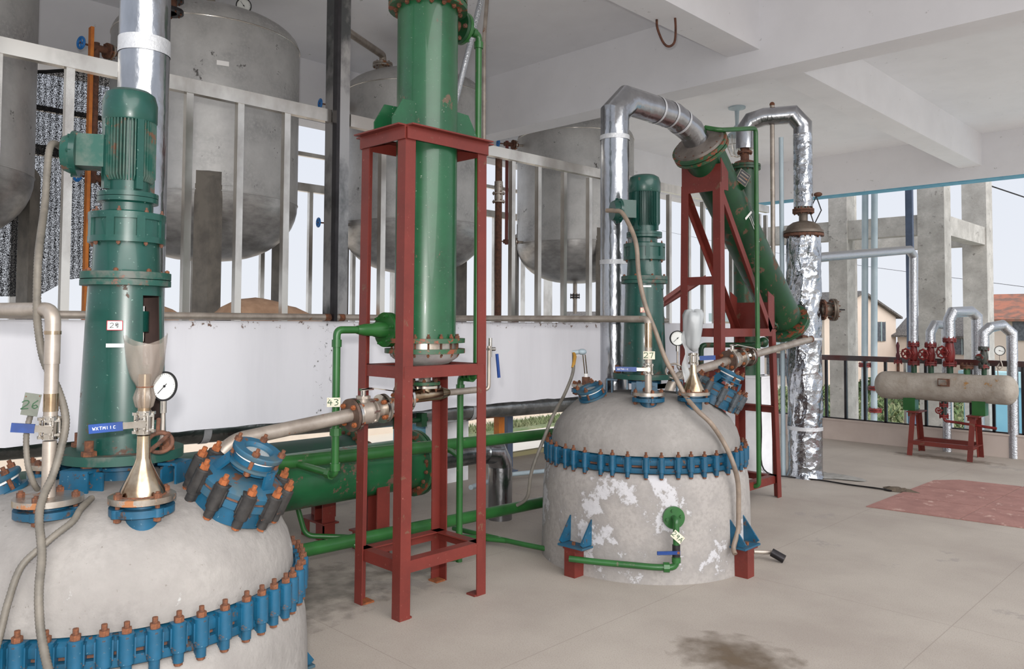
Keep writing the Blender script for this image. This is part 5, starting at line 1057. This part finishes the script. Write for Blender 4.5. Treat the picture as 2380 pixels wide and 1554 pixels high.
prof = [(.012, .27), (.03, .275), (.045, .30), (.052, .34), (.060, .40), (.066, .46), (.066, .50), (.052, .53), (.02, .535), (0.001, .53)]
for r, z in prof:
    for j in range(seg):
        q = 2*PI*j/seg; w = 1+.12*math.sin(3*q+z*9)+.06*math.sin(7*q-z*30); vs.append((a.x+math.cos(q)*r*w, a.y+math.sin(q)*r*w, a.z+z+.01*math.sin(2*q)))
b.add(vs, [(i*seg+j, i*seg+(j+1) % seg, (i+1)*seg+(j+1) % seg, (i+1)*seg+j) for i in range(len(prof)-1) for j in range(seg)], bagw); b.build('bag', t, ang=70)
lf = V((-.82, -.57, 0)); b = MB(); vs = []
for i in range(12):
    z = .40-.34*i/11; w = .03+.012*math.sin(i*.9); o = a+lf*(.05+.008*math.sin(i*1.1))+V((0,0,z))
    for k in (-1, -.3, .4, 1): vs.append(o+lf*.5*w*k*1.1+V((.57, -.82, 0))*(.006+.008*math.sin(k*3+i)))
b.add(vs, [(i*4+k, i*4+k+1, i*4+5+k, i*4+4+k) for i in range(11) for k in range(3)], bagw); b.build('hanging_tail', t, ang=70)
# gauges
g = P1(.235, .06, 1.497); g.z = 1.352
dial_gauge('pressure_gauge', g, (.95, .25, 0), .054, 'black pressure gauge beside the clear plastic bag on the left reactor', [([g+V((0,0,-.055)), g+V((0,0,-.1))], .012, chrome, 'socket'), (bend([g+V((0,0,-.09)), g+V((0,0,-.19)), g+V((.03,-.03,-.215))], .03), .0075, pipeg, 'stem')], ang=-2.4)
t = thing('siphon_coil', g+V((.06, -.06, -.2)), 'brown-rusted siphon coil linking the left gauge to the charging pipe', 'pipe'); cc = g+V((.05, -.03, -.20)); b = MB()
pts = [g+V((.02, -.02, -.18))]; n_ = V((.7, -.7, 0)); ux = V((.7, .7, 0))
ux = V((.335, .94, 0)); n_ = V((.94, -.335, 0)); pts = [g+V((.01, -.02, -.12))]
for i in range(26): q = PI*.55-2*PI*i/22; pts.append(cc+V((0, 0, -.0))+ux*math.cos(q)*.042+V((0,0,math.sin(q)*.036))+n_*.0012*i)
pts += [P1(.41, -.06, 1.285), P1(.45, -.09, 1.285)]
b.tube(pts, .0075, rustd, smooth=4, seg=10); b.build('coil', t)
g = P2(.235, .06, 1.495)
dial_gauge('pressure_gauge', g, (.75, -.65, 0), .052, 'black pressure gauge beside the white plastic bag on the mid-view reactor', [([g+V((0,0,-.052)), g+V((0,0,-.09))], .012, chrome, 'socket'), ([g+V((0,0,-.085)), g+V((0,0,-.12)), g+V((.0,0,-.2)), g+V((.03,-.01,-.23))], .006, pipeg, 'stem')], ang=-2.4)
t = thing('siphon_coil', g+V((-.02, -.06, -.22)), 'grey siphon coil loop left of the mid-view charging pipe', 'pipe'); cc = g+V((-.005, -.035, -.225)); b = MB(); pts = [g+V((.02, -.01, -.22))]; ux = V((.8, .6, 0)); n_ = V((.6, -.8, 0))
for i in range(20): q = 2*PI*i/17; pts.append(cc+ux*math.cos(q)*.058+V((0,0,math.sin(q)*.05))+n_*.002*i)
pts += [P2(.40, -.07, 1.27), P2(.45, -.09, 1.26)]; b.tube(pts, .0065, pipeg, smooth=3, seg=10); b.build('coil', t)
# thermowell on the mid-view reactor
t = thing('thermowell_probe', P2(-.442, -.108, 1.15), 'thin twin-rod temperature probe with a grey head and sheathed cable', 'probe'); a = P2(-.442, -.108, 1.15)
b = MB(); b.cyl(a, a+V((0,0,.05)), .03, rustd); b.cyl(a+V((0,0,.05)), a+V((0,0,.075)), .014, gasket); b.build('gland', t)
b = MB(); 
for k in (-1, 1): b.cyl(a+V((.006*k, .006*k, .07)), a+V((-.01+.006*k, -.012+.006*k, .215)), .004, ssr, seg=8)
b.build('rods', t)
b = MB(); b.sphere(a+V((-.02, -.02, .235)), .03, bluepipe, sc=(1.1, 1.1, .75)); b.cyl(a+V((-.03, -.03, .235)), a+V((-.075, -.065, .228)), .016, bluepipe); b.build('head', t)
b = MB(); b.tube([a+V((-.07, -.06, .23)), (-3.745, 4.47, 1.31), (-3.725, 4.43, 1.22), (-3.74, 4.36, 1.08), (-3.68, 4.17, .95), (-3.70, 4.10, .80), (-3.74, 4.02, .58), (-3.78, 4.02, .40), (-3.86, 4.0, .33)], .012, hosed, smooth=6, seg=10); b.build('cable', t)
b = MB(); b.tube([a+V((-.07, -.06, .23)), (-3.75, 4.49, 1.35), (-3.735, 4.45, 1.27)], .013, yellow, seg=10); b.build('cable_sleeve', t)
# hoses
def ribbed(name, pts, r, m, label, rib=.011, sm=8):
    t = thing(name, pts[0], label, 'hose'); P = spline([V(p) for p in pts], sm); L = [0]
    for a_, b_ in zip(P, P[1:]): L.append(L[-1]+(b_-a_).length)
    step = rib/2; Q = []; i = 0; d_ = 0
    while d_ < L[-1]:
        while L[i+1] < d_: i += 1
        k = (d_-L[i])/max(1e-9, L[i+1]-L[i]); Q.append(P[i].lerp(P[i+1], k)); d_ += step
    b = MB(); b.tube(Q, (lambda i, n: r*(1.0 if i % 2 else .87)), m, seg=14); b.build('hose', t, ang=60); return t
ribbed('flexible_hose', [(-3.40, .96, 2.27), (-3.33, .90, 2.25), (-3.28, .875, 2.03), (-3.15, .83, 1.9), (-3.06, .80, 1.80), (-3.06, .80, 1.66), (-3.075, .81, 1.57), (-3.07, .83, 1.457), (-3.035, .865, 1.36), (-2.995, .88, 1.26), (-2.985, .865, 1.164), (-2.975, .84, 1.08), (-2.93, .80, 1.02), (-2.875, .775, .965), (-2.80, .765, .87), (-2.745, .745, .79), (-2.72, .74, .72), (-2.69, .742, .64), (-2.60, .745, .55), (-2.5, .76, .47)], .0135, hosem, 'ribbed grey flexible hose hanging from the left motor over the reactor dome')
ribbed('flexible_hose', [(-3.07, .80, 1.30), (-3.06, .78, 1.22), (-3.04, .78, 1.12), (-3.04, .80, 1.05), (-3.06, .82, 1.02)], .010, hosem, 'short ribbed hose hanging beside the left feed valve')
ribbed('flexible_hose', [(-2.95, .955, .99), (-2.885, .90, .972), (-2.845, .865, .945), (-2.83, .812, .915), (-2.825, .775, .888), (-2.823, .715, .835), (-2.812, .68, .74), (-2.80, .66, .66), (-2.78, .63, .55)], .0115, hosem, 'thinner ribbed hose crossing the left reactor dome under the main hose')
t = thing('smooth_hose', (-3.35, 4.49, 2.37), 'brown-grey smooth hose sagging from the mid-view motor down the reactor side', 'hose'); b = MB()
b.tube([(-3.42, 4.44, 2.39), (-3.345, 4.43, 2.38), (-3.27, 4.43, 2.35), (-3.13, 4.378, 2.15), (-3.112, 4.392, 1.918), (-3.065, 4.40, 1.716), (-3.006, 4.43, 1.544), (-2.947, 4.45, 1.373), (-2.88, 4.47, 1.246), (-2.82, 4.50, 1.125), (-2.71, 4.46, 1.045), (-2.635, 4.50, .965), (-2.59, 4.58, .84), (-2.52, 4.565, .725), (-2.51, 4.61, .594), (-2.512, 4.62, .43), (-2.512, 4.61, .30), (-2.52, 4.57, .20), (-2.50, 4.55, .165)], .0155, brownh, smooth=8, seg=14); b.build('hose', t, ang=60)
# side drain of the mid-view reactor
t = thing('green_drain_pipe', P2(.54, -.47, .4), 'bright green drain pipe bolted to the front of the mid-view reactor', 'pipe'); d = V((.755, -.656, 0)); c = P2(0, 0, 0); rt = V((.656, .755, 0)); f = c+d*.725+V((0,0,.41)); 
b = MB(); flange(b, f-d*.01, d, .068, .02, greenp, 4, rb=.045, br=.011, bm=greenp, up=.002, both=False); b.build('flange', t)
b = MB(); b.tube(bend([f, f+d*.055, f+d*.055+V((0,0,-.285)), f+d*.03-rt*.12+V((0,0,-.29)), f-rt*.46+d*-.10+V((0,0,-.29)), f-rt*.62-d*.16+V((0,0,-.285))], .04), .0195, greenp, seg=18); b.cyl(f+d*.055+V((0,0,-.255)), f+d*.055+V((0,0,-.225)), .027, greenp); b.cyl(f+d*.045-rt*.04+V((0,0,-.288)), f+d*.04-rt*.075+V((0,0,-.288)), .031, greenp, seg=8); b.build('pipe', t)
b = MB(); q = f+d*.055+V((0,0,-.185)); b.cyl(q+V((0,0,-.035)), q+V((0,0,.035)), .024, darks); b.cyl(q, q+d*.05, .009, rust); b.bar(q+d*.045+rt*.01, q+d*.045-rt*.13, .02, .009, handleb, up=d); tag(b.build('valve', t), label='small black valve with blue lever')
card('number_tag', f+d*.085+V((0,0,-.095)), (rt*.75+V((0,0,-.66))), (rt*.66+V((0,0,.75))), .078, .048, tagm, '29A', inkg, .026, 'cream tag reading 29A hung at an angle on the green drain pipe')
card('number_tag', (-3.695, 2.40, 1.163), (.66, .75, .02), (0, 0, 1), .072, .05, tagm, '43', inkg, .032, 'cream tag reading 43 on the green inlet pipe')
t = thing('drain_stub', (-2.5, 5.1, .05), 'short grey pipe stub with a black sleeve beside the right reactor leg', 'pipe'); b = MB(); b.cyl((-2.62, 5.02, .06), (-2.53, 5.14, .05), .014, pipeg); b.build('pipe', t); b = MB(); b.cyl((-2.53, 5.10, .06), (-2.45, 5.12, .025), .028, darks); b.build('sleeve', t)
# ------------------------------------------------------------------ steam manifold
Y = 10.65
t = thing('steam_manifold_stand', (-3.05, Y, 0), 'low red A-frame stand under the plastered steam manifold', 'stand')
for x in (-3.38, -2.72):
    for sy, yt in ((-1, Y-.14), (1, Y+.10)):
        b = MB(); yb = Y-.25 if sy < 0 else Y+.24; b.angle((x-.01, yb, 0), (x+.0, yt, .52), (1, 0, 0), (0, -sy, 0), .06, .007, red); b.build('leg', t)
    b = MB(); b.box((x-.03, Y-.18, .515), (x+.11, Y+.13, .53), red); b.bar((x+.0, Y-.15, .49), (x+.0, Y+.12, .49), .05, .05, red); b.build('crossbar', t); b = MB(); b.angle((x, Y-.22, .16), (x, Y+.2, .16), (1,0,0), (0,0,-1), .05, .006, red); b.build('crossbar', t)
for y in (Y-.215, Y+.19):
    b = MB(); b.angle((-3.38, y, .18), (-2.68, y, .18), (0, 1, 0), (0,0,-1), .05, .006, red); b.build('long_rail', t)
t = thing('steam_manifold', (-3.04, Y, .83), 'horizontal cement-plastered steam manifold cylinder on the red stand', 'manifold')
b = MB(); prof = []
L0, L1 = -3.84, -2.25; LL = L1-L0
for i in range(9): q = PI/2*i/8; prof.append((.172*math.sin(q)**.9, .12*(1-math.cos(q))))
for i in range(1, 20): x = .12+(LL-.24)*i/20; prof.append((.172+.005*math.sin(x*9), x))
for i in range(9): q = PI/2*(8-i)/8; prof.append((.172*math.sin(q)**.9 if i < 8 else 0, LL-.12*(1-math.cos(q))))
prof[0] = (0, 0)
b.lathe(prof, mat('manifold_plaster', (168, 160, 150), (146, 136, 124), .9, scale=5, rust=.09, rustc=(150, 112, 66), rscale=5, bump=.4, bscale=25), (L0, Y, .825), (1, 0, .012), 44); b.build('body', t, ang=60)
b = MB(); b.box((-3.05, Y-.19, .86), (-2.92, Y-.165, .95), rustd); b.box((-3.04, Y-.195, .875), (-2.95, Y-.186, .94), plate); tag(b.build('name_plate', t), label='rusty riveted name plate')
for x, hh in ((-3.43, .17), (-2.66, .18)): b = MB(); b.box((x-.05, Y-.09, .53), (x+.09, Y+.05, .53+hh), greenp); b.build('support_foot', t)
def mvalve(x, z0, z1, m, label, wheel=True, big=1.0, grp='red globe valves on the manifold'):
    t = thing('globe_valve', (x, Y, z0), label, 'valve', grp); R = .066*big
    b = MB(); b.cyl((x, Y, z0-.16), (x, Y, z0), .033*big, greend); b.build('neck', t)
    b = MB(); flange(b, (x, Y, z0), (0,0,1), R*1.05, .018, m, 8, bm=m); flange(b, (x, Y, z0+.024), (0,0,1), R*1.05, .018, m, 8, bm=m); flange(b, (x, Y, z1-.04), (0,0,1), R*1.05, .016, m, 8, bm=m); flange(b, (x, Y, z1-.018), (0,0,1), R*1.05, .018, m, 8, bm=m)
    b.lathe([(.035*big, z0+.04), (.05*big, z0+.08), (.055*big, (z0+z1)/2), (.04*big, z1-.06), (.036*big, z1-.04)], m, (x, Y, 0), seg=24); d = V((-.25, -.97, 0)); zc = (z0+z1)/2+.0; q = V((x, Y, zc)); b.cyl(q, q+d*.09, .04*big, m); b.cyl(q+d*.08, q+d*.1, .052*big, m, seg=8); b.cyl(q+d*.1, q+d*.17, .012, m); b.build('body', t)
    if wheel:
        w = MB(); h = q+d*.16; w.torus(h, d, .058*big, .010, redd, 24, 8); xx, yy, _ = frame(d)
        for k in range(5): a = k*2*PI/5; w.bar(h, h+(xx*math.cos(a)+yy*math.sin(a))*.058*big, .012, .012, redd)
        for k in range(8): a = k*PI/4; w.sphere(h+(xx*math.cos(a)+yy*math.sin(a))*.062*big, .013, redd, 8)
        w.cyl(h-d*.015, h+d*.02, .016, redd); w.build('handwheel', t)
    return t
mvalve(-3.375, 1.10, 1.37, redd, 'red globe valve with handwheel, leftmost on the manifold')
mvalve(-3.178, 1.10, 1.365, redd, 'red globe valve with handwheel, second from left on the manifold')
mvalve(-2.965, 1.10, 1.435, redd, 'tallest red globe valve in the middle of the manifold', big=1.12)
mvalve(-2.597, 1.09, 1.345, mat('dark_valve', (62, 66, 60), (120, 40, 36), .5, scale=12, mixlo=.55, mixhi=.6), 'slim dark valve with red speckles at the right of the manifold', wheel=False, big=.85, grp='dark valves')
t = thing('safety_valve', (-3.563, Y, 1.0), 'slender dark red safety valve at the left end of the manifold', 'valve'); b = MB(); b.cyl((-3.563, Y, .97), (-3.563, Y, 1.12), .018, rustd); flange(b, (-3.563, Y, 1.11), (0,0,1), .05, .014, redd, 4, bm=redd); flange(b, (-3.563, Y, 1.13), (0,0,1), .045, .014, redd, 4, bm=redd); b.lathe([(.02, 1.14), (.026, 1.2), (.016, 1.24), (.018, 1.3), (.022, 1.33), (.012, 1.37), (0, 1.38)], mat('dark_maroon', (84, 24, 32), None, .5), (-3.563, Y, 0), seg=14); b.tube([(-3.555, Y, 1.26), (-3.5, Y-.02, 1.25), (-3.44, Y-.03, 1.265)], .003, rustd, seg=6); b.build('body', t)
t = thing('blind_flange', (-2.779, Y, 1.1), 'capped green nozzle with a dark blind flange on the manifold', 'pipe fitting'); b = MB(); b.cyl((-2.779, Y, .97), (-2.779, Y, 1.09), .036, greenp); flange(b, (-2.779, Y, 1.08), (0,0,1), .074, .016, rustd, 8, bm=rustd); flange(b, (-2.779, Y, 1.1), (0,0,1), .074, .016, rustd, 8, bm=rustd, up=.02); b.build('flange', t)
t = thing('drain_valve', (-3.03, Y, .55), 'small red drain valve with handwheel under the manifold', 'valve'); b = MB(); flange(b, (-3.03, Y-.03, .625), (0,0,1), .05, .014, redd, 4, bm=redd); flange(b, (-3.03, Y-.03, .605), (0,0,1), .05, .014, redd, 4, bm=redd); b.cyl((-3.03, Y-.03, .48), (-3.03, Y-.03, .66), .03, mat('dark_green_black', (36, 44, 38), None, .5)); flange(b, (-3.03, Y-.03, .49), (0,0,1), .052, .014, redd, 4, bm=redd); flange(b, (-3.03, Y-.03, .47), (0,0,1), .052, .014, redd, 4, bm=redd); b.build('body', t)
b = MB(); b.torus((-3.06, Y-.14, .56), (-.25, -.97, 0), .034, .007, redd, 20, 8); b.cyl((-3.03, Y-.03, .56), (-3.06, Y-.145, .56), .009, redd)
for k in range(4): a = k*PI/4; b.bar((-3.06-math.cos(a)*.034, Y-.14, .56-math.sin(a)*.034), (-3.06+math.cos(a)*.034, Y-.14, .56+math.sin(a)*.034), .007, .007, redd)
b.build('handwheel', t)
b = MB(); b.tube(bend([(-3.03, Y-.03, .47), (-3.02, Y-.03, .43), (-2.9, Y-.0, .42), (-2.48, Y+.02, .385)], .03), .016, redd); b.build('drain_pipe', t)
dial_gauge('pressure_gauge', (-2.43, Y, 1.30), (.3, -.95, 0), .055, 'small black gauge on a curled tube at the right end of the manifold', [([V((-2.43, Y, 1.25)), V((-2.43, Y, 1.2)), V((-2.41, Y-.01, 1.15)), V((-2.40, Y-.02, 1.11)), V((-2.43, Y-.03, 1.08)), V((-2.46, Y-.02, 1.11)), V((-2.44, Y, 1.15)), V((-2.455, Y, 1.06)), V((-2.45, Y, .99))], .006, pipeg, 'siphon')], ang=-.3)
def foilrun(pts, r, label, m=foilt, nm='foil_steam_pipe', bases=()):
    t = thing(nm, pts[0], label, 'insulated pipe', None)
    b = MB(); b.tube(pts, r, m, seg=28); b.build('pipe', t, ang=28); return t
foilrun([(-3.375, Y, 1.37), (-3.36, Y, 2.46), (-3.37, Y-.12, 2.53), (-3.60, 8.55, 2.33), (-3.64, 8.33, 2.305)], .052, 'foil-wrapped steam pipe rising from the leftmost red valve and running back to the foil column')
foilrun([(-3.178, Y, 1.365), (-3.178, Y, 1.50), (-3.15, Y+.08, 1.60), (-3.12, Y+.42, 1.60), (-3.12, Y+.42, 0.0)], .055, 'foil-wrapped pipe elbowing from the second red valve down to the floor behind the stand')
foilrun([(-2.965, Y, 1.435), (-2.965, Y, 1.66), (-2.93, Y+.02, 1.75), (-2.86, Y+.5, 1.77), (-2.82, Y+.62, 1.70), (-2.82, Y+.62, .2)], .065, 'foil-wrapped pipe looping over the tallest red valve and down outside the railing')
foilrun([(-2.597, Y, 1.345), (-2.597, Y, 1.50), (-2.54, Y+.05, 1.57), (-2.48, Y+.35, 1.60), (-2.40, Y+.44, 1.50), (-2.40, Y+.44, 0.0)], .06, 'foil-wrapped pipe looping from the dark valve down to the floor at the right edge')
# outside pipes beyond the railing
for x, y, l, zf in ((-7.05, 18.75, 'grey-blue drainpipe beyond the railing, left of a matching one', .62), (-6.84, 18.75, 'grey-blue drainpipe beyond the railing, right of a matching one', .1)):
    t = thing('outdoor_pipe', (x, y, GZ), l, 'pipe', 'twin grey-blue outdoor pipes'); b = MB(); b.cyl((x, y, GZ), (x+.12, y, 6), .07, bluepipe, seg=24); b.build('pipe', t)
    for z_ in ((zf,) if zf > .5 else (zf, zf-.5)):
        b = MB()
        for k in (0, .05): flange(b, (x+.06, y, z_+k), (0,0,1), .14, .04, redd, 8, bm=redd)
        b.build('red_flange', t)
t = thing('outdoor_post', (-6.07, 19.0, GZ), 'dark slate-blue steel post beyond the railing', 'post'); MB().box((-6.145, 18.95, GZ), (-6.0, 19.05, 6), bluecol).build('shaft', t)
for (a, b_, l) in (((-60, 90, 14), (-9, 60, 3.5), 'thin overhead wire crossing the sky left of the tower'), ((-30, 62, 0), (-12, 30, 12), 'thin overhead wire slanting up between the tower columns'), ((-6, 24, 5.5), (12, 60, -1), 'thin overhead wire falling to the right of the tower')):
    t = thing('overhead_wire', a, l, 'wire'); b = MB(); b.tube([a, tuple((p+q)/2-(.5 if i == 2 else 0) for i, (p, q) in enumerate(zip(a, b_))), b_], .018, darks, seg=6, smooth=8); b.build('wire', t)
# ------------------------------------------------------------------ floor things
def sheet(pts, z, th, m, nm, l, cat, kind=None):
    b = MB(); n = len(pts); b.add([(x, y, z) for x, y in pts]+[(x, y, z+th) for x, y in pts], [list(range(n))[::-1], list(range(n, 2*n))]+[(i, (i+1) % n, n+(i+1) % n, n+i) for i in range(n)], m); c = (sum(p[0] for p in pts)/n, sum(p[1] for p in pts)/n, z)
    return b, c
t = thing('floor_mat', (-1.9, 8.2, 0), 'thin red-brown sheet mat of joined panels lying on the floor at the right', 'mat')
A, B_, C_, D_ = V((-2.69, 7.18, 0)), V((-2.64, 9.08, 0)), V((-1.2, 9.3, 0)), V((-1.25, 7.36, 0))
cols = 3; rows = 2
def mp(u, v): return A.lerp(B_, u).lerp(D_.lerp(C_, u), v)
for i in range(cols):
    for j in range(rows):
        b = MB(); g_ = .004; u0, u1, v0, v1 = i/cols+g_, (i+1)/cols-g_, j/rows+g_, (j+1)/rows-g_; vs = [mp(u0, v0), mp(u1, v0), mp(u1, v1), mp(u0, v1)]
        k = .15 if (i == cols-1 and j == 0) else 0
        if k: vs = [mp(u0, v0), mp(u1-.10, v0), mp(u1, v0+.12), mp(u1, v1), mp(u0, v1)]
        n = len(vs); b.add([p+V((0,0,.001)) for p in vs]+[p+V((0,0,.008)) for p in vs], [list(range(n))[::-1], list(range(n, 2*n))]+[(q, (q+1) % n, n+(q+1) % n, n+q) for q in range(n)], matm); b.build('panel', t)
# dried water stain on the floor: thin film with its own shape
def stain(cx, cy, rx, ry, col, nm, l, ang=0, n=40):
    m = bpy.data.materials.new(nm+'_film'); m.use_nodes = True; N = m.node_tree; bs = N.nodes['Principled BSDF']; bs.inputs['Base Color'].default_value = lin(col); bs.inputs['Roughness'].default_value = .6
    tcx = N.nodes.new('ShaderNodeTexCoord'); mpn = N.nodes.new('ShaderNodeMapping'); mpn.inputs['Location'].default_value = (0, 0, 0); mpn.inputs['Scale'].default_value = (1/rx, 1/ry, 1)
    ln = N.nodes.new('ShaderNodeVectorMath'); ln.operation = 'LENGTH'; nz = N.nodes.new('ShaderNodeTexNoise'); nz.inputs['Scale'].default_value = 9; nz.inputs['Detail'].default_value = 8
    N.links.new(tcx.outputs['Object'], mpn.inputs[0]); N.links.new(mpn.outputs[0], ln.inputs[0]); N.links.new(tcx.outputs['Object'], nz.inputs['Vector'])
    a = N.nodes.new('ShaderNodeMath'); a.operation = 'SUBTRACT'; N.links.new(nz.outputs['Fac'], a.inputs[0]); h = N.nodes.new('ShaderNodeMath'); h.operation = 'MULTIPLY'; h.inputs[1].default_value = .62; N.links.new(ln.outputs['Value'], h.inputs[0]); N.links.new(h.outputs[0], a.inputs[1])
    mr = N.nodes.new('ShaderNodeMapRange'); mr.inputs[1].default_value = -.1; mr.inputs[2].default_value = .5; mr.inputs[3].default_value = 0; mr.inputs[4].default_value = .8; N.links.new(a.outputs[0], mr.inputs[0]); N.links.new(mr.outputs[0], bs.inputs['Alpha'])
    b = MB(); b.add([(cx+math.cos(2*PI*i/n)*rx, cy+math.sin(2*PI*i/n)*ry, .0015) for i in range(n)], [list(range(n))], m); o = b.build(nm, origin=(cx, cy, .0015)); tag(o, l, 'stain', kind='stuff'); return o
stain(-1.93, 3.52, .36, .30, (104, 88, 70), 'floor_stain', 'brown dried damp stain on the bare floor at the bottom of the view')
stain(-4.2, 2.2, .6, 1.0, (120, 114, 108), 'damp_patch', 'grey damp patch on the floor behind the left reactor')
stain(-2.98, 10.45, .7, .22, (120, 106, 92), 'rust_stain', 'faint brown water stain in front of the manifold stand')
def wall_marks(y0, y1, z0, z1, nm, l, sc=22, th=.60, col=(70, 72, 66)):
    m = bpy.data.materials.new(nm+'_film'); m.use_nodes = True; N = m.node_tree; bs = N.nodes['Principled BSDF']; bs.inputs['Base Color'].default_value = lin(col); bs.inputs['Roughness'].default_value = .9
    tcx = N.nodes.new('ShaderNodeTexCoord'); nz = N.nodes.new('ShaderNodeTexNoise'); nz.inputs['Scale'].default_value = sc; nz.inputs['Detail'].default_value = 8; nz.inputs['Roughness'].default_value = .75; N.links.new(tcx.outputs['Object'], nz.inputs['Vector'])
    mr = N.nodes.new('ShaderNodeMapRange'); mr.inputs[1].default_value = th; mr.inputs[2].default_value = th+.03; N.links.new(nz.outputs['Fac'], mr.inputs[0]); N.links.new(mr.outputs[0], bs.inputs['Alpha'])
    b = MB(); b.add([(-5.4985, y0, z0), (-5.4985, y1, z0), (-5.4985, y1, z1), (-5.4985, y0, z1)], [(0,1,2,3)], m); o = b.build(nm, origin=(-5.4985, y0, z0)); tag(o, l, 'stain', kind='stuff')
wall_marks(3.38, 3.55, .86, 1.6, 'mould_marks', 'black mould specks on the white wall behind the tag 43 pipe')
wall_marks(1.8, 8.0, 1.54, 1.6, 'drip_marks', 'rusty drip line along the top edge of the white wall', 16, .58, (120, 96, 84))
# hook in the ceiling beam
t = thing('ceiling_hook', (-4.6, 7.1, 4.5), 'rusty bent rebar hook hanging from the ceiling beam', 'hook'); b = MB(); b.tube([(-4.73, 7.0, 4.83), (-4.72, 7.0, 4.72), (-4.67, 7.03, 4.57), (-4.62, 7.06, 4.52), (-4.57, 7.09, 4.56), (-4.56, 7.1, 4.70), (-4.57, 7.1, 4.86)], .013, mat('brown_rebar', (104, 62, 44), (70, 44, 36), .7, scale=30), smooth=5, seg=8); b.build('rod', t)

# tidy up
for pr_ in PROTO:
    for o in pr_: bpy.data.objects.remove(o)
for o in bpy.data.objects:
    if '_o' in o: del o['_o']
